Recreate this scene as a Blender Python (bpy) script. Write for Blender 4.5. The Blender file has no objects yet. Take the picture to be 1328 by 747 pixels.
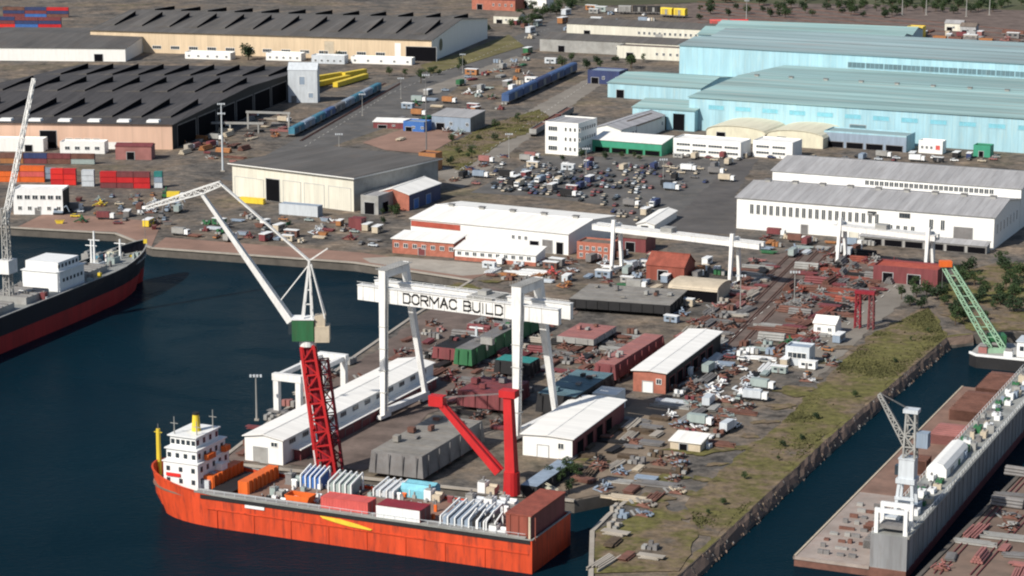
import bpy, bmesh, math, random
from mathutils import Vector, Matrix
R = random.Random(7)
scene = bpy.context.scene
COL = scene.collection
rad = math.radians

# ---------------------------------------------------------------- camera
F, CH, TILT = 3069.0, 200.0, rad(12.4)
_c, _s = math.cos(TILT), math.sin(TILT)
cam = bpy.data.cameras.new("aerial_camera")
cam.sensor_width = 36.0
cam.lens = 36.0 * F / 1328.0
cam.clip_start = 1.0
cam.clip_end = 20000.0
co = bpy.data.objects.new("aerial_camera", cam)
COL.objects.link(co)
co.location = (0, 0, CH)
co.rotation_euler = (rad(90) - TILT, 0, 0)
scene.camera = co


def P(x, y, z=0.0):
    """photo pixel -> world point on the level z"""
    a, b = x - 664.0, 373.5 - y
    d = (a, F * _c + b * _s, -F * _s + b * _c)
    t = (z - CH) / d[2]
    return Vector((d[0] * t, d[1] * t, z))


def dist(a, b, z=0.0):
    return (P(*a, z) - P(*b, z)).length


def ang(a, b, z=0.0):
    d = P(*b, z) - P(*a, z)
    return math.atan2(d.y, d.x)


def hz(x, yb, yt, z0=0.0):
    """height of a vertical edge whose foot is at (x, yb) and head at yt"""
    p = P(x, yb, z0)
    b = 373.5 - yt
    # solve for z with pixel row yt at ground distance p.y
    k = b / F
    return CH + p.y * (k * _c - _s) / (_c + k * _s) - z0


def ray_plane(x, y, p0, th):
    """pixel -> (distance along heading th, z) in the vertical plane through p0"""
    a, b = x - 664.0, 373.5 - y
    r = Vector((a, F * _c + b * _s, -F * _s + b * _c))
    n = Vector((-math.sin(th), math.cos(th), 0))
    o = Vector((0, 0, CH))
    t = (p0 - o).dot(n) / r.dot(n)
    q = o + r * t
    return (q - p0).dot(Vector((math.cos(th), math.sin(th), 0))), q.z


TB = rad(-23.68)          # heading of the yard grid, rightwards
TL = rad(-11.5)           # heading of the district on the left

# ---------------------------------------------------------------- materials
_M = {}


def mat(name, rgb, var=0.25, scale=0.15, rough=0.75, dirt=0.3, stretch=(1, 1, 1), stripe=None,
        metal=0.0, spec=0.3, dirtcol=(0.10, 0.075, 0.05), rust=0.0):
    m = bpy.data.materials.new(name)
    m.use_nodes = True
    nt = m.node_tree
    N, L = nt.nodes, nt.links
    b = N["Principled BSDF"]
    b.inputs["Roughness"].default_value = rough
    b.inputs["Metallic"].default_value = metal
    b.inputs["Specular IOR Level"].default_value = spec
    tc = N.new("ShaderNodeTexCoord")
    mp = N.new("ShaderNodeMapping")
    mp.inputs["Scale"].default_value = stretch
    L.new(tc.outputs["Object"], mp.inputs["Vector"])
    oi = N.new("ShaderNodeObjectInfo")
    add = N.new("ShaderNodeVectorMath")
    add.operation = 'ADD'
    L.new(mp.outputs[0], add.inputs[0])
    sc = N.new("ShaderNodeVectorMath")
    sc.operation = 'SCALE'
    sc.inputs["Scale"].default_value = 300.0
    cmb = N.new("ShaderNodeCombineXYZ")
    L.new(oi.outputs["Random"], cmb.inputs[0])
    L.new(oi.outputs["Random"], cmb.inputs[1])
    L.new(cmb.outputs[0], sc.inputs[0])
    L.new(sc.outputs[0], add.inputs[1])
    n1 = N.new("ShaderNodeTexNoise")
    n1.inputs["Scale"].default_value = scale
    n1.inputs["Detail"].default_value = 6
    n1.inputs["Roughness"].default_value = 0.65
    L.new(add.outputs[0], n1.inputs["Vector"])
    r1 = N.new("ShaderNodeMapRange")
    r1.inputs[1].default_value = 0.3
    r1.inputs[2].default_value = 0.7
    r1.inputs[3].default_value = 1 - var
    r1.inputs[4].default_value = 1 + var
    L.new(n1.outputs["Fac"], r1.inputs[0])
    mul = N.new("ShaderNodeVectorMath")
    mul.operation = 'SCALE'
    mul.inputs[0].default_value = rgb
    L.new(r1.outputs[0], mul.inputs["Scale"])
    out = mul.outputs[0]
    n2 = N.new("ShaderNodeTexNoise")
    n2.inputs["Scale"].default_value = scale * 3.1
    n2.inputs["Detail"].default_value = 8
    n2.inputs["Roughness"].default_value = 0.7
    L.new(add.outputs[0], n2.inputs["Vector"])
    r2 = N.new("ShaderNodeMapRange")
    r2.inputs[1].default_value = 0.5
    r2.inputs[2].default_value = 0.72
    r2.inputs[3].default_value = 0
    r2.inputs[4].default_value = dirt
    L.new(n2.outputs["Fac"], r2.inputs[0])
    mx = N.new("ShaderNodeMix")
    mx.data_type = 'RGBA'
    L.new(r2.outputs[0], mx.inputs["Factor"])
    L.new(out, mx.inputs["A"])
    mx.inputs["B"].default_value = (*dirtcol, 1)
    out = mx.outputs["Result"]
    if stripe:
        ax, period, depth = stripe
        sx = N.new("ShaderNodeSeparateXYZ")
        L.new(tc.outputs["Object"], sx.inputs[0])
        w = N.new("ShaderNodeMath")
        w.operation = 'MULTIPLY'
        w.inputs[1].default_value = 1.0 / period
        L.new(sx.outputs[ax], w.inputs[0])
        fl = N.new("ShaderNodeMath")
        fl.operation = 'FLOOR'
        L.new(w.outputs[0], fl.inputs[0])
        wn = N.new("ShaderNodeTexWhiteNoise")
        wn.noise_dimensions = '1D'
        L.new(fl.outputs[0], wn.inputs["W"])
        fr = N.new("ShaderNodeMath")
        fr.operation = 'FRACT'
        L.new(w.outputs[0], fr.inputs[0])
        lt = N.new("ShaderNodeMath")
        lt.operation = 'LESS_THAN'
        lt.inputs[1].default_value = 0.1
        L.new(fr.outputs[0], lt.inputs[0])
        ms = N.new("ShaderNodeMath")
        ms.operation = 'MULTIPLY_ADD'
        L.new(wn.outputs["Value"], ms.inputs[0])
        ms.inputs[1].default_value = depth
        ms.inputs[2].default_value = 1 - depth * 0.5
        sb = N.new("ShaderNodeMath")
        sb.operation = 'MULTIPLY_ADD'
        L.new(lt.outputs[0], sb.inputs[0])
        sb.inputs[1].default_value = -depth * 1.2
        L.new(ms.outputs[0], sb.inputs[2])
        m3 = N.new("ShaderNodeVectorMath")
        m3.operation = 'SCALE'
        L.new(out, m3.inputs[0])
        L.new(sb.outputs[0], m3.inputs["Scale"])
        out = m3.outputs[0]
    L.new(out, b.inputs["Base Color"])
    _M[name] = m
    return m


STX = (0.25, 2.5, 1)     # streaks running along x
STY = (2.5, 0.25, 1)     # streaks running along y
STZ = (2.0, 2.0, 0.25)   # streaks running down walls
mat("white", (0.78, 0.78, 0.76), 0.06, 0.3, 0.5, 0.12, STZ, dirtcol=(0.35, 0.31, 0.27))
mat("white_paint", (0.76, 0.77, 0.77), 0.08, 0.5, 0.45, 0.18, STZ, dirtcol=(0.34, 0.30, 0.27))
mat("crane_white", (0.72, 0.72, 0.71), 0.10, 0.35, 0.5, 0.45, (1, 1, 0.3), dirtcol=(0.36, 0.33, 0.30))
mat("roof_white_x", (0.80, 0.79, 0.76), 0.07, 0.16, 0.6, 0.24, STY, (0, 2.4, 0.07), dirtcol=(0.42, 0.40, 0.36))
mat("roof_white_y", (0.80, 0.79, 0.76), 0.07, 0.16, 0.6, 0.22, STX, (1, 2.4, 0.07), dirtcol=(0.42, 0.40, 0.36))
mat("roof_grey_x", (0.33, 0.33, 0.34), 0.20, 0.12, 0.7, 0.55, STY, (0, 3.0, 0.14), dirtcol=(0.22, 0.20, 0.19))
mat("roof_grey_y", (0.34, 0.34, 0.36), 0.20, 0.12, 0.7, 0.55, STX, (1, 3.0, 0.14), dirtcol=(0.22, 0.20, 0.19))
mat("roof_black", (0.060, 0.056, 0.057), 0.22, 0.06, 0.8, 0.35, (1, .4, 1), (0, 4.0, 0.25), dirtcol=(0.10, 0.09, 0.085))
mat("roof_dark", (0.098, 0.093, 0.089), 0.25, 0.05, 0.8, 0.4, (1, .4, 1), (0, 4.0, 0.18), dirtcol=(0.14, 0.11, 0.09))
mat("roof_brown", (0.16, 0.13, 0.11), 0.25, 0.08, 0.8, 0.35, STY, (0, 3.0, 0.15))
mat("roof_aqua", (0.265, 0.405, 0.405), 0.30, 0.05, 0.65, 0.75, (0.10, 1.4, 1), (1, 11.0, 0.26), dirtcol=(0.39, 0.39, 0.35))
mat("roof_aqua_dull", (0.25, 0.345, 0.365), 0.22, 0.05, 0.7, 0.7, (0.10, 1.4, 1), (1, 9.0, 0.28), dirtcol=(0.27, 0.24, 0.23))
mat("aqua_wall", (0.315, 0.515, 0.595), 0.16, 0.10, 0.6, 0.55, STZ, (0, 4.0, 0.08), dirtcol=(0.44, 0.55, 0.52))
mat("aqua_dark", (0.10, 0.17, 0.20), 0.2, 0.1, 0.6, 0.3, STZ)
mat("cream_wall", (0.62, 0.49, 0.34), 0.12, 0.08, 0.8, 0.3, STZ, (0, 5.0, 0.08), dirtcol=(0.40, 0.29, 0.20))
mat("salmon_wall", (0.62, 0.42, 0.32), 0.12, 0.06, 0.8, 0.3, STZ, (0, 8.0, 0.06), dirtcol=(0.55, 0.36, 0.25))
mat("pale_wall", (0.62, 0.60, 0.52), 0.12, 0.12, 0.7, 0.25, STZ, (0, 2.5, 0.08), dirtcol=(0.36, 0.34, 0.25))
mat("cream_roof", (0.62, 0.59, 0.46), 0.12, 0.12, 0.7, 0.35, STY, dirtcol=(0.42, 0.38, 0.30))
mat("grey_wall", (0.36, 0.37, 0.38), 0.14, 0.15, 0.7, 0.3, STZ)
mat("bluegrey", (0.24, 0.30, 0.38), 0.16, 0.2, 0.6, 0.25, STZ)
mat("navy", (0.035, 0.05, 0.13), 0.2, 0.2, 0.5, 0.25, STZ)
mat("brick", (0.36, 0.13, 0.09), 0.25, 0.5, 0.85, 0.3, (1, 1, 1), dirtcol=(0.24, 0.13, 0.10))
mat("maroon", (0.17, 0.045, 0.05), 0.25, 0.3, 0.6, 0.35, STZ)
mat("rust", (0.15, 0.072, 0.055), 0.35, 0.25, 0.85, 0.5, (1, 1, 1), dirtcol=(0.09, 0.05, 0.04))
mat("pink_primer", (0.30, 0.13, 0.12), 0.2, 0.15, 0.7, 0.4, (1, 1, 1), dirtcol=(0.16, 0.08, 0.07))
mat("steel", (0.17, 0.165, 0.165), 0.25, 0.2, 0.6, 0.4, (1, 1, 1), dirtcol=(0.12, 0.085, 0.065))
mat("steel_pale", (0.30, 0.30, 0.29), 0.22, 0.15, 0.7, 0.45, (1, 1, 1), dirtcol=(0.19, 0.16, 0.14))
mat("steel_block_top", (0.215, 0.205, 0.19), 0.22, 0.15, 0.75, 0.5, (1, 1, 1), dirtcol=(0.13, 0.10, 0.08))
mat("dock_side", (0.22, 0.225, 0.235), 0.25, 0.12, 0.7, 0.5, STZ, dirtcol=(0.12, 0.09, 0.08))
mat("emblem", (0.13, 0.125, 0.08), 0.2, 0.3, 0.7, 0.2)
mat("stern_red", (0.24, 0.065, 0.045), 0.3, 0.2, 0.75, 0.55, STZ, dirtcol=(0.13, 0.06, 0.045))
mat("brick_red", (0.36, 0.075, 0.05), 0.25, 0.2, 0.75, 0.45, (1, 1, 1), dirtcol=(0.2, 0.06, 0.05))
mat("wagon_blue", (0.055, 0.105, 0.235), 0.25, 0.2, 0.6, 0.45, STZ, dirtcol=(0.09, 0.09, 0.11))
mat("black", (0.018, 0.018, 0.02), 0.2, 0.2, 0.7, 0.2, (1, 1, 1), dirtcol=(0.04, 0.035, 0.03))
mat("shade_black", (0.006, 0.006, 0.008), 0.1, 0.2, 0.95, 0.0, (1, 1, 1), spec=0.05)  # near-black panel colour, paints the shade inside openings and on monitor sides
mat("glass", (0.035, 0.045, 0.055), 0.2, 0.4, 0.12, 0.0, (1, 1, 1), spec=0.5)
mat("orange_hull", (0.55, 0.062, 0.020), 0.28, 0.14, 0.6, 0.9, (1.6, 1.6, 0.22), dirtcol=(0.15, 0.030, 0.022))
mat("orange", (0.66, 0.13, 0.025), 0.14, 0.2, 0.55, 0.28, STZ, dirtcol=(0.30, 0.08, 0.03))
mat("red", (0.48, 0.022, 0.025), 0.16, 0.25, 0.5, 0.25, (1, 1, 0.3), dirtcol=(0.20, 0.02, 0.03))
mat("red_dark", (0.23, 0.016, 0.028), 0.18, 0.25, 0.5, 0.3, (1, 1, 0.3))
mat("red_bright", (0.62, 0.03, 0.025), 0.10, 0.25, 0.5, 0.2, STZ, dirtcol=(0.3, 0.03, 0.03))
mat("red_pink", (0.56, 0.10, 0.09), 0.14, 0.2, 0.6, 0.3, STY, dirtcol=(0.36, 0.09, 0.08))
mat("yellow", (0.70, 0.52, 0.05), 0.12, 0.3, 0.5, 0.2, STZ, dirtcol=(0.38, 0.27, 0.05))
mat("green", (0.03, 0.13, 0.055), 0.2, 0.25, 0.55, 0.25, STZ)
mat("green_roof", (0.045, 0.27, 0.17), 0.12, 0.15, 0.55, 0.2, STY, dirtcol=(0.03, 0.17, 0.11))
mat("pale_green", (0.30, 0.47, 0.33), 0.14, 0.4, 0.55, 0.25, (1, 1, 0.4))
mat("sage", (0.30, 0.36, 0.35), 0.14, 0.4, 0.55, 0.25, (1, 1, 0.4))
mat("teal", (0.03, 0.20, 0.19), 0.2, 0.25, 0.6, 0.3, (1, 1, 1))
mat("cyan", (0.18, 0.46, 0.56), 0.15, 0.3, 0.6, 0.2, (1, 1, 1))
mat("blue", (0.045, 0.14, 0.40), 0.16, 0.2, 0.5, 0.25, STZ)
mat("blue_teal", (0.05, 0.18, 0.26), 0.2, 0.2, 0.55, 0.3, STZ)
mat("silver", (0.52, 0.56, 0.60), 0.12, 0.3, 0.4, 0.2, STZ)
mat("beige", (0.50, 0.43, 0.33), 0.14, 0.25, 0.7, 0.25, (1, 1, 1))
mat("brown_box", (0.34, 0.15, 0.06), 0.15, 0.25, 0.7, 0.25, STZ)
mat("hull_navy", (0.010, 0.011, 0.020), 0.2, 0.08, 0.45, 0.2, STZ, dirtcol=(0.03, 0.02, 0.02))
mat("hull_maroon", (0.36, 0.022, 0.022), 0.22, 0.08, 0.55, 0.35, STZ, dirtcol=(0.08, 0.02, 0.02))
mat("deck_grey", (0.26, 0.27, 0.26), 0.25, 0.15, 0.75, 0.45, (1, 1, 1), dirtcol=(0.17, 0.13, 0.11))
mat("deck_brown", (0.21, 0.13, 0.10), 0.3, 0.12, 0.8, 0.4, (1, 1, 1), dirtcol=(0.10, 0.08, 0.07))
mat("dock_deck", (0.30, 0.255, 0.23), 0.25, 0.10, 0.8, 0.75, (1, 1, 1), dirtcol=(0.28, 0.20, 0.17))
mat("concrete", (0.34, 0.31, 0.27), 0.2, 0.1, 0.85, 0.4, (1, 1, 1), dirtcol=(0.18, 0.15, 0.12))
mat("quay_wall", (0.10, 0.09, 0.08), 0.3, 0.15, 0.9, 0.4, (1, 1, 1), dirtcol=(0.05, 0.045, 0.04))
mat("asphalt", (0.100, 0.097, 0.095), 0.32, 0.05, 0.9, 0.65, (1, 1, 1), dirtcol=(0.17, 0.15, 0.125))
mat("asphalt_dark", (0.088, 0.083, 0.082), 0.3, 0.05, 0.9, 0.55, (1, 1, 1), dirtcol=(0.12, 0.105, 0.09))
mat("road_pale", (0.21, 0.19, 0.165), 0.2, 0.05, 0.9, 0.4, (1, 1, 1), dirtcol=(0.14, 0.12, 0.10))
mat("dirt", (0.185, 0.145, 0.108), 0.35, 0.06, 0.95, 0.7, (1, 1, 1), dirtcol=(0.115, 0.095, 0.075))
mat("dirt_pink", (0.25, 0.155, 0.12), 0.22, 0.05, 0.95, 0.40, (1, 1, 1), dirtcol=(0.14, 0.10, 0.08))
mat("wharf_earth", (0.175, 0.125, 0.10), 0.35, 0.05, 0.95, 0.7, (1, 1, 1), dirtcol=(0.10, 0.085, 0.07))
mat("ballast", (0.135, 0.103, 0.09), 0.45, 0.08, 0.95, 0.65, (1, 1, 1), dirtcol=(0.09, 0.075, 0.065))
mat("grass_base", (0.125, 0.112, 0.045), 0.35, 0.035, 0.95, 0.95, (1, 1, 1), dirtcol=(0.18, 0.145, 0.11))
mat("scrub_base", (0.072, 0.078, 0.040), 0.45, 0.012, 0.95, 0.5, (1, 1, 1), dirtcol=(0.12, 0.09, 0.06))
mat("blade", (0.080, 0.080, 0.032), 0.4, 0.6, 0.9, 0.2, (1, 1, 1), dirtcol=(0.16, 0.13, 0.06))
mat("leaf", (0.035, 0.062, 0.020), 0.4, 0.7, 0.8, 0.25, (1, 1, 1), dirtcol=(0.065, 0.085, 0.03))
mat("leaf_dark", (0.022, 0.042, 0.018), 0.4, 0.7, 0.8, 0.25, (1, 1, 1), dirtcol=(0.045, 0.06, 0.025))
mat("bark", (0.09, 0.065, 0.045), 0.3, 0.8, 0.9, 0.3)
mat("tyre", (0.015, 0.015, 0.015), 0.1, 0.5, 0.9, 0.1)
mat("paint_mark", (0.72, 0.71, 0.66), 0.1, 0.5, 0.8, 0.4)


def water_mat():
    m = bpy.data.materials.new("harbour_water")
    m.use_nodes = True
    N, L = m.node_tree.nodes, m.node_tree.links
    b = N["Principled BSDF"]
    b.inputs["Roughness"].default_value = 0.12
    b.inputs["Specular IOR Level"].default_value = 0.25
    b.inputs["IOR"].default_value = 1.06
    tc = N.new("ShaderNodeTexCoord")
    n = N.new("ShaderNodeTexNoise")
    n.inputs["Scale"].default_value = 0.012
    n.inputs["Detail"].default_value = 4
    L.new(tc.outputs["Object"], n.inputs["Vector"])
    cr = N.new("ShaderNodeMix")
    cr.data_type = 'RGBA'
    cr.inputs["A"].default_value = (0.0012, 0.0105, 0.0190, 1)
    cr.inputs["B"].default_value = (0.0028, 0.0170, 0.0280, 1)
    L.new(n.outputs["Fac"], cr.inputs["Factor"])
    L.new(cr.outputs["Result"], b.inputs["Base Color"])
    nr = N.new("ShaderNodeTexNoise")
    nr.inputs["Scale"].default_value = 0.02
    nr.inputs["Detail"].default_value = 5
    nr.inputs["Distortion"].default_value = 1.5
    L.new(tc.outputs["Object"], nr.inputs["Vector"])
    rr = N.new("ShaderNodeMapRange")
    rr.inputs[1].default_value = 0.4
    rr.inputs[2].default_value = 0.62
    rr.inputs[3].default_value = 0.05
    rr.inputs[4].default_value = 0.30
    L.new(nr.outputs["Fac"], rr.inputs[0])
    L.new(rr.outputs[0], b.inputs["Roughness"])
    mp = N.new("ShaderNodeMapping")
    mp.inputs["Scale"].default_value = (1, 2.2, 1)
    mp.inputs["Rotation"].default_value = (0, 0, 0.4)
    L.new(tc.outputs["Object"], mp.inputs["Vector"])
    n2 = N.new("ShaderNodeTexNoise")
    n2.inputs["Scale"].default_value = 0.35
    n2.inputs["Detail"].default_value = 5
    n2.inputs["Roughness"].default_value = 0.6
    L.new(mp.outputs[0], n2.inputs["Vector"])
    bp = N.new("ShaderNodeBump")
    bp.inputs["Strength"].default_value = 0.6
    bp.inputs["Distance"].default_value = 0.5
    L.new(n2.outputs["Fac"], bp.inputs["Height"])
    L.new(bp.outputs[0], b.inputs["Normal"])
    _M["water"] = m


water_mat()


# ---------------------------------------------------------------- mesh builder
class MB:
    def __init__(s):
        s.v, s.f, s.m, s.keys = [], [], [], []

    def _k(s, k):
        if k not in s.keys:
            s.keys.append(k)
        return s.keys.index(k)

    def add(s, vs, fs, k):
        o = len(s.v)
        s.v += [tuple(v) for v in vs]
        for i, f in enumerate(fs):
            s.f.append([o + q for q in f])
            s.m.append(s._k(k[i] if isinstance(k, (list, tuple)) else k))
        return s

    def hexa(s, b, t, k):
        """4 bottom points, 4 top points; k may be a dict with top / front / right / left / back"""
        ks = k
        if isinstance(k, dict):
            d = k['']
            ks = [k.get('bottom', d), k.get('top', d), k.get('front', d), k.get('right', d), k.get('back', d), k.get('left', d)]
        return s.add(list(b) + list(t), [(3, 2, 1, 0), (4, 5, 6, 7), (0, 1, 5, 4), (1, 2, 6, 5), (2, 3, 7, 6), (3, 0, 4, 7)], ks)

    def box(s, x0, x1, y0, y1, z0, z1, k):
        b = [(x0, y0, z0), (x1, y0, z0), (x1, y1, z0), (x0, y1, z0)]
        return s.hexa(b, [(x, y, z1) for x, y, _ in b], k)

    def bar(s, p, q, w, h, k, w2=None, h2=None):
        p, q = Vector(p), Vector(q)
        d = (q - p).normalized()
        up = Vector((0, 0, 1)) if abs(d.z) < 0.95 else Vector((0, 1, 0))
        r = d.cross(up).normalized()
        u = r.cross(d).normalized()
        w2, h2 = w2 or w, h2 or h
        A = [p - r * w / 2 - u * h / 2, p + r * w / 2 - u * h / 2, p + r * w / 2 + u * h / 2, p - r * w / 2 + u * h / 2]
        B = [q - r * w2 / 2 - u * h2 / 2, q + r * w2 / 2 - u * h2 / 2, q + r * w2 / 2 + u * h2 / 2, q - r * w2 / 2 + u * h2 / 2]
        return s.hexa(A, B, k)

    def cyl(s, p, q, r0, r1, k, n=10):
        p, q = Vector(p), Vector(q)
        d = (q - p).normalized()
        up = Vector((0, 0, 1)) if abs(d.z) < 0.95 else Vector((0, 1, 0))
        a = d.cross(up).normalized()
        b = a.cross(d)
        vs = []
        for c, r in ((p, r0), (q, r1)):
            for i in range(n):
                t = 2 * math.pi * i / n
                vs.append(c + a * math.cos(t) * r + b * math.sin(t) * r)
        fs = [(i, (i + 1) % n, n + (i + 1) % n, n + i) for i in range(n)]
        fs += [tuple(range(n - 1, -1, -1)), tuple(range(n, 2 * n))]
        return s.add(vs, fs, k)

    def prism(s, poly, z0, z1, k, top=None):
        n = len(poly)
        vs = [(x, y, z0) for x, y in poly] + [(x, y, z1) for x, y in poly]
        fs = [(i, (i + 1) % n, n + (i + 1) % n, n + i) for i in range(n)]
        fs += [tuple(range(n - 1, -1, -1)), tuple(range(n, 2 * n))]
        return s.add(vs, fs, [k] * (n + 1) + [top or k])

    def ext_x(s, prof, x0, x1, k, ks=None):
        """profile of (y, z) pulled along x"""
        n = len(prof)
        vs = [(x0, y, z) for y, z in prof] + [(x1, y, z) for y, z in prof]
        fs = [(i, (i + 1) % n, n + (i + 1) % n, n + i) for i in range(n)]
        fs += [tuple(range(n - 1, -1, -1)), tuple(range(n, 2 * n))]
        return s.add(vs, fs, ks or k)

    def ext_y(s, prof, y0, y1, k, ks=None):
        n = len(prof)
        vs = [(x, y0, z) for x, z in prof] + [(x, y1, z) for x, z in prof]
        fs = [(i, (i + 1) % n, n + (i + 1) % n, n + i) for i in range(n)]
        fs += [tuple(range(n - 1, -1, -1)), tuple(range(n, 2 * n))]
        return s.add(vs, fs, ks or k)

    def lattice(s, p, q, w0, w1, n, k, t=0.3, t2=None):
        """square lattice truss from p to q"""
        p, q = Vector(p), Vector(q)
        d = (q - p).normalized()
        up = Vector((0, 0, 1)) if abs(d.z) < 0.95 else Vector((0, 1, 0))
        r = d.cross(up).normalized()
        u = r.cross(d).normalized()
        t2 = t2 or t * 0.6

        def cor(f):
            c, w = p.lerp(q, f), (w0 + (w1 - w0) * f) / 2
            return [c - r * w - u * w, c + r * w - u * w, c + r * w + u * w, c - r * w + u * w]
        A, B = cor(0), cor(1)
        for i in range(4):
            s.bar(A[i], B[i], t, t, k)
        for j in range(n):
            a, b = cor(j / n), cor((j + 1) / n)
            for i in range(4):
                i2 = (i + 1) % 4
                if j % 2:
                    s.bar(a[i], b[i2], t2, t2, k)
                else:
                    s.bar(a[i2], b[i], t2, t2, k)
                s.bar(b[i], b[i2], t2, t2, k)
        return s

    def mesh(s, name):
        me = bpy.data.meshes.new(name)
        me.from_pydata(s.v, [], s.f)
        for k in s.keys:
            me.materials.append(_M[k])
        me.polygons.foreach_set("material_index", s.m)
        bm = bmesh.new()
        bm.from_mesh(me)
        bmesh.ops.recalc_face_normals(bm, faces=bm.faces)
        bm.to_mesh(me)
        bm.free()
        return me

    def build(s, name, parent=None, label=None):
        o = bpy.data.objects.new(name, s.mesh(name))
        COL.objects.link(o)
        if parent is not None:
            o.parent = parent
        if label:
            o["label"] = label
        return o


def thing(name, label, cat, loc, rot=0.0, group=None):
    o = bpy.data.objects.new(name, None)
    o.empty_display_size = 1.0
    COL.objects.link(o)
    o.location = loc
    o.rotation_euler = (0, 0, rot)
    o["label"], o["category"] = label, cat
    if group:
        o["group"] = group
    return o


def solo(name, mb, label, cat, loc, rot=0.0, group=None):
    o = mb.build(name)
    o.location = loc
    o.rotation_euler = (0, 0, rot)
    o["label"], o["category"] = label, cat
    if group:
        o["group"] = group
    return o


def dup(root, loc, rot, label=None, group=None, scale=None):
    r = root.copy()
    COL.objects.link(r)
    r.location = loc
    r.rotation_euler = (0, 0, rot)
    if scale:
        r.scale = scale
    if label:
        r["label"] = label
    if group:
        r["group"] = group
    for ch in root.children:
        c = ch.copy()
        COL.objects.link(c)
        c.parent = r
        for g in ch.children:
            d = g.copy()
            COL.objects.link(d)
            d.parent = c
    return r


def structure(name, mb, kind="structure"):
    o = mb.build(name)
    o["kind"] = kind
    return o


# ---------------------------------------------------------------- sky, sun
SUN_DIR = Vector((-0.64, -0.62, 0.72)).normalized()
elev = math.asin(SUN_DIR.z)
w = bpy.data.worlds.new("World")
scene.world = w
w.use_nodes = True
sky = w.node_tree.nodes.new("ShaderNodeTexSky")
sky.sky_type = 'NISHITA'
sky.sun_disc = False
sky.sun_elevation = elev
sky.sun_rotation = math.atan2(SUN_DIR.x, SUN_DIR.y)
bg = w.node_tree.nodes["Background"]
bg.inputs["Strength"].default_value = 0.08
w.node_tree.links.new(sky.outputs[0], bg.inputs["Color"])
sl = bpy.data.lights.new("sun", 'SUN')
sl.energy = 4.4
sl.angle = rad(0.5)
sl.color = (1.0, 0.935, 0.83)
so = bpy.data.objects.new("sun", sl)
COL.objects.link(so)
so.rotation_euler = (-SUN_DIR).to_track_quat('-Z', 'Y').to_euler()
so.location = (0, 0, 400)
scene.view_settings.view_transform = 'Standard'
scene.view_settings.look = 'None'
scene.view_settings.gamma = 1.0
scene.view_settings.exposure = 0.3
scene.cycles.max_bounces = 6
scene.cycles.filter_width = 2.1

# ---------------------------------------------------------------- ground and water
WZ = -3.5


def pp(l):
    return [tuple(P(*q)[:2]) for q in l]


mb = MB()
mb.add([(-5000, 200, WZ), (5000, 200, WZ), (5000, 2500, WZ), (-5000, 2500, WZ)], [(0, 1, 2, 3)], "water")
structure("water", mb)


def polysheet(name, poly, z, k, kind="structure", wall=None, depth=4.0):
    """flat sheet (optionally with vertical sides) from a concave outline"""
    bm = bmesh.new()
    vs = [bm.verts.new((x, y, z)) for x, y in poly]
    es = [bm.edges.new((vs[i], vs[(i + 1) % len(vs)])) for i in range(len(vs))]
    bmesh.ops.triangle_fill(bm, use_beauty=True, use_dissolve=False, edges=es)
    for f in bm.faces:
        if f.normal.z < 0:
            f.normal_flip()
    if wall:
        lo = [bm.verts.new((x, y, z - depth)) for x, y in poly]
        for i in range(len(vs)):
            j = (i + 1) % len(vs)
            f = bm.faces.new((vs[i], vs[j], lo[j], lo[i]))
            f.material_index = 1
    me = bpy.data.meshes.new(name)
    bm.to_mesh(me)
    bm.free()
    me.materials.append(_M[k])
    if wall:
        me.materials.append(_M[wall])
    o = bpy.data.objects.new(name, me)
    COL.objects.link(o)
    o["kind"] = kind
    return o


def ground_mat():
    m = bpy.data.materials.new("yard_ground")
    m.use_nodes = True
    N, L = m.node_tree.nodes, m.node_tree.links
    b = N["Principled BSDF"]
    b.inputs["Roughness"].default_value = 0.92
    b.inputs["Specular IOR Level"].default_value = 0.15
    tc = N.new("ShaderNodeTexCoord")

    def noise(scale, det=6, rough=0.65):
        n = N.new("ShaderNodeTexNoise")
        n.inputs["Scale"].default_value = scale
        n.inputs["Detail"].default_value = det
        n.inputs["Roughness"].default_value = rough
        L.new(tc.outputs["Object"], n.inputs["Vector"])
        return n.outputs["Fac"]

    def ramp(fac, pts):
        r = N.new("ShaderNodeValToRGB")
        e = r.color_ramp.elements
        e[0].position, e[0].color = pts[0][0], (*pts[0][1], 1)
        e[1].position, e[1].color = pts[-1][0], (*pts[-1][1], 1)
        for p, c in pts[1:-1]:
            q = e.new(p)
            q.color = (*c, 1)
        L.new(fac, r.inputs["Fac"])
        return r.outputs["Color"]
    big = ramp(noise(0.014, 7, 0.7), [(0.32, (0.082, 0.077, 0.073)), (0.45, (0.122, 0.112, 0.101)),
                                      (0.55, (0.148, 0.123, 0.100)), (0.68, (0.115, 0.104, 0.072))])
    fine = ramp(noise(0.22, 7, 0.75), [(0.3, (0.45, 0.45, 0.45)), (0.5, (1, 1, 1)), (0.72, (1.7, 1.62, 1.55))])
    mid = ramp(noise(0.05, 5, 0.8), [(0.36, (0.42, 0.43, 0.45)), (0.47, (.95, .96, .98)), (0.55, (1.1, 1.05, 1.0)), (0.66, (1.75, 1.66, 1.55))])
    out = big
    for o_ in (mid, fine):
        mx = N.new("ShaderNodeMix")
        mx.data_type = 'RGBA'
        mx.blend_type = 'MULTIPLY'
        mx.inputs["Factor"].default_value = 1.0
        L.new(out, mx.inputs["A"])
        L.new(o_, mx.inputs["B"])
        out = mx.outputs["Result"]
    L.new(out, b.inputs["Base Color"])
    _M["yard_ground"] = m


ground_mat()


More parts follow.
